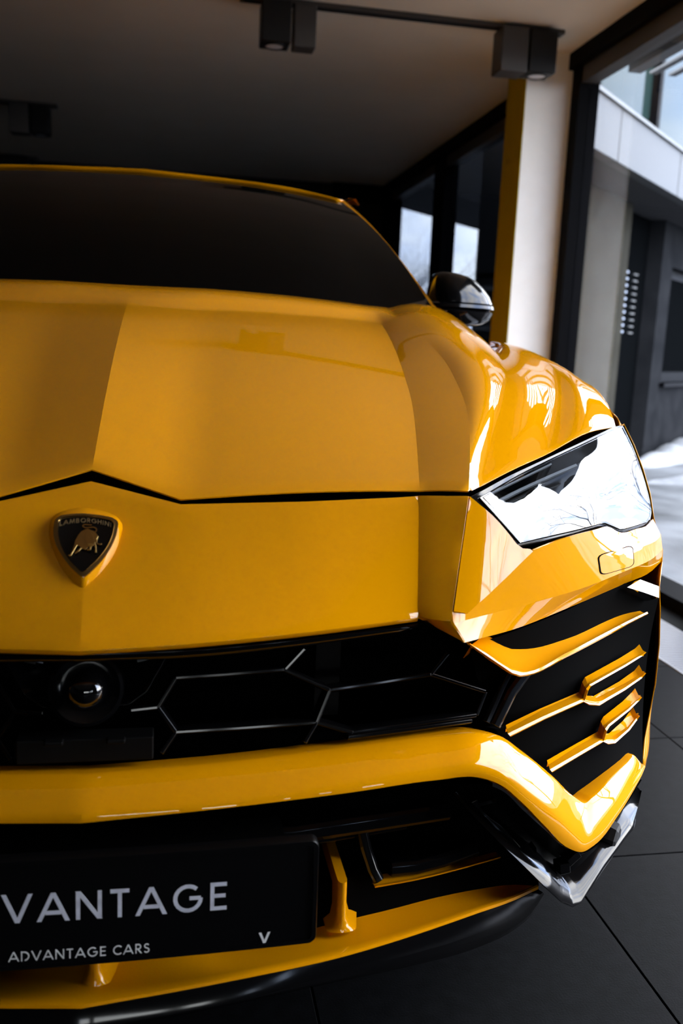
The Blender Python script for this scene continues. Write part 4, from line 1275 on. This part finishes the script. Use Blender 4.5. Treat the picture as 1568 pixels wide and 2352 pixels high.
text_parts('V', 0.0135, 0.2, lambda x, y, h: plate_pt(x*0.95 + 0.2135, 0.3675 + y, 0.0013 + h), 0.0004, 0.22, 'letter_white', plate)
q = MB().box((-0.24, -0.005, 0.375), (0.24, 0.07, 0.48))
build('plate_bracket', q, 'black_matt', plate, smooth=False)

# ---- front wings, flanks ---------------------------------------------------------------
WY, WZ, WR = 0.985, 0.385, 0.435           # wheel centre, arch radius
RY = WY + 3.003
def wing_front():
    q = MB()
    # front edge from the hood corner down past the headlight to the bumper foot
    fe = [tuple(F5[0] + A((0.006, 0.004, -0.002)))] + [(0.9556,0.628,0.9517),(0.9689,0.604,0.9135),(0.9724,0.567,0.8718),(0.9697,0.528,0.8319),(0.9639,0.497,0.7936),(0.9772,0.502,0.7626),(0.9941,0.507,0.7311),(1.0021,0.517,0.7038),(0.9692,0.462,0.6745),(0.9762,0.462,0.6294),(0.9822,0.462,0.5629),(0.9806,0.458,0.4887),(0.9716,0.452,0.4319),(0.9573,0.436,0.3883),(0.9487,0.42,0.3493),(0.9594,0.43,0.3327)]
    a = ctl2(fe, 4)
    n = len(a)
    # back edge: column just ahead of the arch, then down along the arch
    zt = F5_at(0.70)[2]
    be = [(F5_at(0.70)[0] + 0.004, 0.70, zt - 0.003), (0.985, 0.70, 0.90), (0.997, 0.70, 0.80), (1.002, 0.70, 0.73)]
    for ang in range(134, 184, 8):
        y = WY + WR*math.cos(math.radians(ang)); z = WZ + WR*math.sin(math.radians(ang))
        be.append((1.004, y, z))
    be += [(1.0, 0.56, 0.31)]
    b = lin(be, n)
    mid = (a + b)/2
    mid[:, 0] = np.maximum(a[:, 0], b[:, 0])*0.75 + mid[:, 0]*0.25
    # quadratic through a-mid-b
    rows = []
    for k in range(9):
        s = k/8
        rows.append(a*(1-s)*(1-2*s) + mid*4*s*(1-s) + b*s*(2*s-1))
    q.grid(rows)
    return q
def F5_at(y):
    c = np.concatenate([F5, [[0.952, 1.6, 1.08]]])
    return A([np.interp(y, c[:, 1], c[:, 0]), y, np.interp(y, c[:, 1], c[:, 2])])
both('front_wing', wing_front, 'yellow', car, out=(1, -0.3, 0), solid=0.002, auto=35)
def flank_x(y, z, top, xt):
    b = 1.004 - 0.10*max(0, (0.52 - z)/0.52)**2 - 0.03*max(0, (y - 4.4)/0.7)**2
    if z > 0.80:
        s = (z - 0.80)/max(top - 0.80, 1e-3)
        b = b*(1 - s**2.2) + xt*s**2.2
    d = -0.028*math.exp(-((z - 0.62)/0.12)**2)*(1 if 1.5 < y < 3.6 else 0.0)
    return b + d
def flank(y0, y1, ny):
    q = MB()
    cols = []
    for y in np.linspace(y0, y1, ny):
        if y < 1.5:
            t = F5_at(y); top, xt = t[2] - 0.003, t[0] + 0.004
        else:
            s = (y - 1.5)/3.5
            top, xt = 1.082 + 0.05*s, 0.955 - 0.02*s
        zb = 0.30
        for cy in (WY, RY):
            if abs(y - cy) < WR:
                zb = max(zb, WZ + math.sqrt(WR**2 - (y - cy)**2))
        cols.append([(flank_x(y, zb + (top - zb)*k/12, top, xt), y, zb + (top - zb)*k/12) for k in range(13)])
    q.grid(cols)
    return q
both('front_wing_panel', lambda: flank(0.70, 1.50, 33), 'yellow', car, out=(1, 0, 0), solid=0.002, auto=40)
both('front_door', lambda: flank(1.503, 2.60, 23), 'yellow', car, out=(1, 0, 0), solid=0.002, auto=40)
both('rear_door', lambda: flank(2.603, 3.50, 19), 'yellow', car, out=(1, 0, 0), solid=0.002, auto=40)
both('rear_wing', lambda: flank(3.503, 5.0, 50), 'yellow', car, out=(1, 0, 0), solid=0.002, auto=40)
def arch(cy):
    def f():
        q = MB()
        pr = [(1.006, y, z) for y, z in ((cy + WR*math.cos(math.radians(a)), WZ + WR*math.sin(math.radians(a))) for a in range(190, -11, -8))]
        q.grid([pr, shift(pr, (-0.34, 0, 0))])
        return q
    return f
both('wheel_arch_liner', arch(WY), 'black_matt', car, out=(0, 0, -1))
both('wheel_arch_liner', arch(RY), 'black_matt', car, out=(0, 0, -1))
# ---- wheels
def wheel(cy):
    cx = 0.865
    def tyre():
        return MB().lathe([(0.27, -0.13), (0.35, -0.14), (0.375, -0.12), (0.383, -0.06), (0.383, 0.06), (0.375, 0.115), (0.35, 0.135), (0.285, 0.125), (0.275, 0.10)], (cx, cy, WZ), (1, 0, 0), 48)
    def rim():
        q = MB().lathe([(0.275, 0.10), (0.272, 0.03), (0.26, -0.10)], (cx, cy, WZ), (1, 0, 0), 48)
        q.lathe([(0.0, 0.085), (0.035, 0.085), (0.06, 0.07), (0.065, 0.03)], (cx, cy, WZ), (1, 0, 0), 24)
        for k in range(5):
            a = 2*math.pi*k/5
            for da in (-0.13, 0.13):
                p0 = (cx + 0.065, cy + 0.05*math.cos(a + da*0.5), WZ + 0.05*math.sin(a + da*0.5))
                p1 = (cx + 0.095, cy + 0.272*math.cos(a + da), WZ + 0.272*math.sin(a + da))
                q.sweep([p0, p1], [(-0.02, -0.03), (0.02, -0.03), (0.014, 0.006), (-0.014, 0.006)], up=(1, 0, 0))
        return q
    def disc():
        return MB().lathe([(0.08, 0.0), (0.20, 0.0), (0.20, -0.03), (0.08, -0.03)], (cx, cy, WZ), (1, 0, 0), 40)
    ws = [empty('wheel', (0, 0, 0), car) for _ in (0, 1)]
    both('tyre', tyre, 'tyre', ws, recalc=True)
    both('rim', rim, 'rim', ws, recalc=True, auto=35)
    both('brake_disc', disc, 'rim', ws, recalc=True, auto=35)
wheel(WY)
wheel(RY)

# ---- windscreen, roof, pillars -----------------------------------------------------------
ws_b = crv([(0, 1.33, 1.192)] + [(0.1767,1.345,1.1939),(0.3911,1.38,1.1894),(0.5569,1.43,1.1807),(0.6966,1.49,1.172),(0.7742,1.515,1.1669),(0.8332,1.54,1.1666)], 24)
ws_t = crv([(0, 2.06, 1.578)] + [(0.1956,2.07,1.574),(0.3774,2.085,1.5682),(0.5221,2.1,1.5563),(0.6524,2.125,1.5412)], 24)
q = MB()
q.grid(between(ws_b, ws_t, 10, (0, -0.02, 0.03)))
q.mirrored()
build('windscreen', q, 'screen', car, out=(0, -1, 1))
q = MB()
rf = crv([(0, 2.065, 1.5905)] + [(-0.0339,2.07,1.5885),(0.1464,2.075,1.5871),(0.3223,2.085,1.5816),(0.4755,2.1,1.5734),(0.5818,2.112,1.5608),(0.6559,2.13,1.5505)][1:], 24)
rf2 = rf.copy(); rf2[:, 1] += 0.06; rf2[:, 2] += 0.008
roof = [shift(ws_t, (0, 0.012, 0.0005)), rf, rf2]
for y, dz, xs in ((2.6, 0.034, 1.02), (3.2, 0.034, 1.03), (3.8, 0.0, 1.0), (4.4, -0.09, 0.95), (4.7, -0.17, 0.9)):
    r = rf.copy(); r[:, 0] *= xs; r[:, 1] = y + (rf[:, 1] - 2.065)*0.5; r[:, 2] += dz
    roof.append(r)
q.grid(roof)
q.mirrored()
build('roof', q, 'yellow', car, out=(0, -0.2, 1), solid=0.004, auto=40)
def pillar():
    q = MB()
    p = crv([(0.6582,2.135,1.5513),(0.7095,2,1.4757),(0.7635,1.84,1.3736),(0.8076,1.67,1.2646),(0.851,1.54,1.1675)], 20)
    a = shift(p, (-0.006, -0.004, 0.0))
    q.grid([shift(p, (-0.012, 0.0, -0.004)), p, shift(p, (0.012, 0.03, -0.012)), shift(p, (0.010, 0.08, -0.03))])
    return q
both('pillar_cover', pillar, 'yellow', car, out=(1, -0.3, 0.5), auto=50)
def frit():
    q = MB()
    p = crv([(0.6515,2.12,1.5405),(0.7041,1.985,1.4641),(0.7549,1.825,1.364),(0.7975,1.655,1.257),(0.834,1.53,1.1677)], 20)
    i = crv([(0.628,2.1,1.5251),(0.655,1.96,1.4341),(0.6855,1.8,1.3295),(0.7177,1.645,1.2362),(0.745,1.49,1.1673)], 20)
    q.grid([shift(p, (0, -0.003, 0.0015)), shift(i, (0, -0.006, 0.006))])
    return q
both('windscreen_border', frit, 'black_gloss', car, out=(0, -1, 1))
def cowl():
    a = ws_b + A((0, -0.006, 0.002)); b = a + A((0, -0.05, -0.02))
    return MB().grid([a, b])
q = cowl(); q.mirrored()
build('cowl_panel', q, 'black_matt', car, out=(0, -0.3, 1))
def side_glass():
    q = MB()
    bt_ = lin([(0.885, 1.56, 1.095), (0.93, 1.75, 1.10), (0.94, 3.0, 1.12), (0.93, 4.5, 1.15)], 24)
    tp = lin([(0.872, 1.60, 1.13), (0.70, 2.15, 1.545), (0.715, 2.7, 1.60), (0.71, 3.6, 1.585), (0.69, 4.35, 1.46), (0.80, 4.5, 1.20)], 24)
    q.grid(between(bt_, tp, 6, (0.015, 0, 0)))
    return q
both('side_window', side_glass, 'screen', car, out=(1, 0, 0.3))
def rail():
    q = MB()
    p = lin([(0.675, 2.14, 1.56), (0.69, 2.7, 1.612), (0.685, 3.6, 1.60), (0.66, 4.4, 1.48)], 14)
    o2 = lin([(0.715, 2.14, 1.54), (0.728, 2.7, 1.597), (0.724, 3.6, 1.582), (0.70, 4.4, 1.455)], 14)
    q.grid([p, (A(p) + A(o2))/2 + A((0.006, 0, 0.008)), o2])
    return q
both('roof_rail', rail, 'yellow', car, out=(1, 0, 1))
q = MB()
tail_sec = [[(-0.93, 5.0, 1.13), (-0.5, 5.02, 1.14), (0, 5.03, 1.145), (0.5, 5.02, 1.14), (0.93, 5.0, 1.13)],
            [(-0.97, 5.02, 0.85), (-0.5, 5.09, 0.85), (0, 5.11, 0.85), (0.5, 5.09, 0.85), (0.97, 5.02, 0.85)],
            [(-0.95, 5.0, 0.33), (-0.5, 5.06, 0.33), (0, 5.08, 0.33), (0.5, 5.06, 0.33), (0.95, 5.0, 0.33)]]
q.grid(tail_sec)
build('tailgate', q, 'yellow', car, out=(0, 1, 0), solid=0.003)
q = MB()
q.grid([[(-0.60, 4.70, 1.42), (0, 4.70, 1.43), (0.60, 4.70, 1.42)], [(-0.88, 5.0, 1.13), (0, 5.03, 1.145), (0.88, 5.0, 1.13)]])
q.poly([(0.60, 4.70, 1.42), (0.69, 4.35, 1.46), (0.93, 4.5, 1.15), (0.88, 5.0, 1.13)])
q.poly([(-0.60, 4.70, 1.42), (-0.69, 4.35, 1.46), (-0.93, 4.5, 1.15), (-0.88, 5.0, 1.13)])
build('rear_window', q, 'screen', car, recalc=True, smooth=False)
q = MB()
q.box((-0.62, 0.36, 0.25), (0.62, 0.54, 0.66))
q.box((-0.66, 0.54, 0.25), (0.66, 1.5, 0.80))
q.box((-0.93, 1.5, 0.25), (0.93, 3.45, 1.06))
q.box((-0.66, 3.45, 0.25), (0.66, 4.9, 1.06))
build('underbody', q, 'black_matt', car, smooth=False)

# ---- door mirrors -----------------------------------------------------------------------
mirrors = [empty('door_mirror', (0, 0, 0), car) for _ in (0, 1)]
tag(mirrors[0], 'black door mirror on the side beside the glazed wall')
tag(mirrors[1], 'black door mirror on the side away from the glazed wall')
def mirror_shell(z0, z1, zs, y=1.60):
    """zs: rows (z fraction handled by outline px) -> loft of half-ellipse sections"""
    def f():
        q = MB()
        rows = []
        for (xi, xo, z, dep) in zs:
            r = []
            for k in range(15):
                a = math.pi*k/14
                xx = (xi + xo)/2 - (xo - xi)/2*math.copysign(abs(math.cos(a))**0.6, math.cos(a))
                yy = y + 0.055 - dep*abs(math.sin(a))**0.8 + 0.07*((xx - xi)/(xo - xi + 1e-6))**2
                r.append((xx, yy, z))
            r.append((xo - 0.01, y + 0.15, z)); r.append((xi + 0.01, y + 0.12, z))
            rows.append(r)
        q.grid(rows, close=True)
        q.poly(rows[0]); q.poly(rows[-1])
        return q
    return f
both('mirror_cap', mirror_shell(0, 0, [(0.868, 0.90, 1.298, 0.03), (0.856, 0.94, 1.295, 0.06), (0.850, 0.966, 1.288, 0.08), (0.845, 0.992, 1.275, 0.092), (0.841, 1.016, 1.255, 0.10), (0.838, 1.036, 1.232, 0.105), (0.836, 1.048, 1.211, 0.105)]), 'black_gloss', mirrors, recalc=True, auto=50)
both('mirror_trim', mirror_shell(0, 0, [(0.825, 1.036, 1.211, 0.098), (0.822, 1.050, 1.206, 0.11), (0.822, 1.052, 1.197, 0.112), (0.826, 1.040, 1.193, 0.10)]), 'black_gloss', mirrors, recalc=True, auto=30)
both('mirror_skirt', mirror_shell(0, 0, [(0.828, 1.038, 1.193, 0.10), (0.832, 1.048, 1.186, 0.108), (0.845, 1.040, 1.168, 0.10), (0.87, 1.02, 1.154, 0.08), (0.90, 1.0, 1.148, 0.05)]), 'black_gloss', mirrors, recalc=True, auto=40)
def mirror_arm():
    return MB().sweep([(0.88, 1.62, 1.09), (0.885, 1.64, 1.13), (0.91, 1.66, 1.17)], [(-0.03, -0.015), (0.03, -0.015), (0.03, 0.015), (-0.03, 0.015)], up=(0, -1, 0.3))
both('mirror_arm', mirror_arm, 'black_gloss', mirrors, recalc=True, bevel=0.004, angle=40)
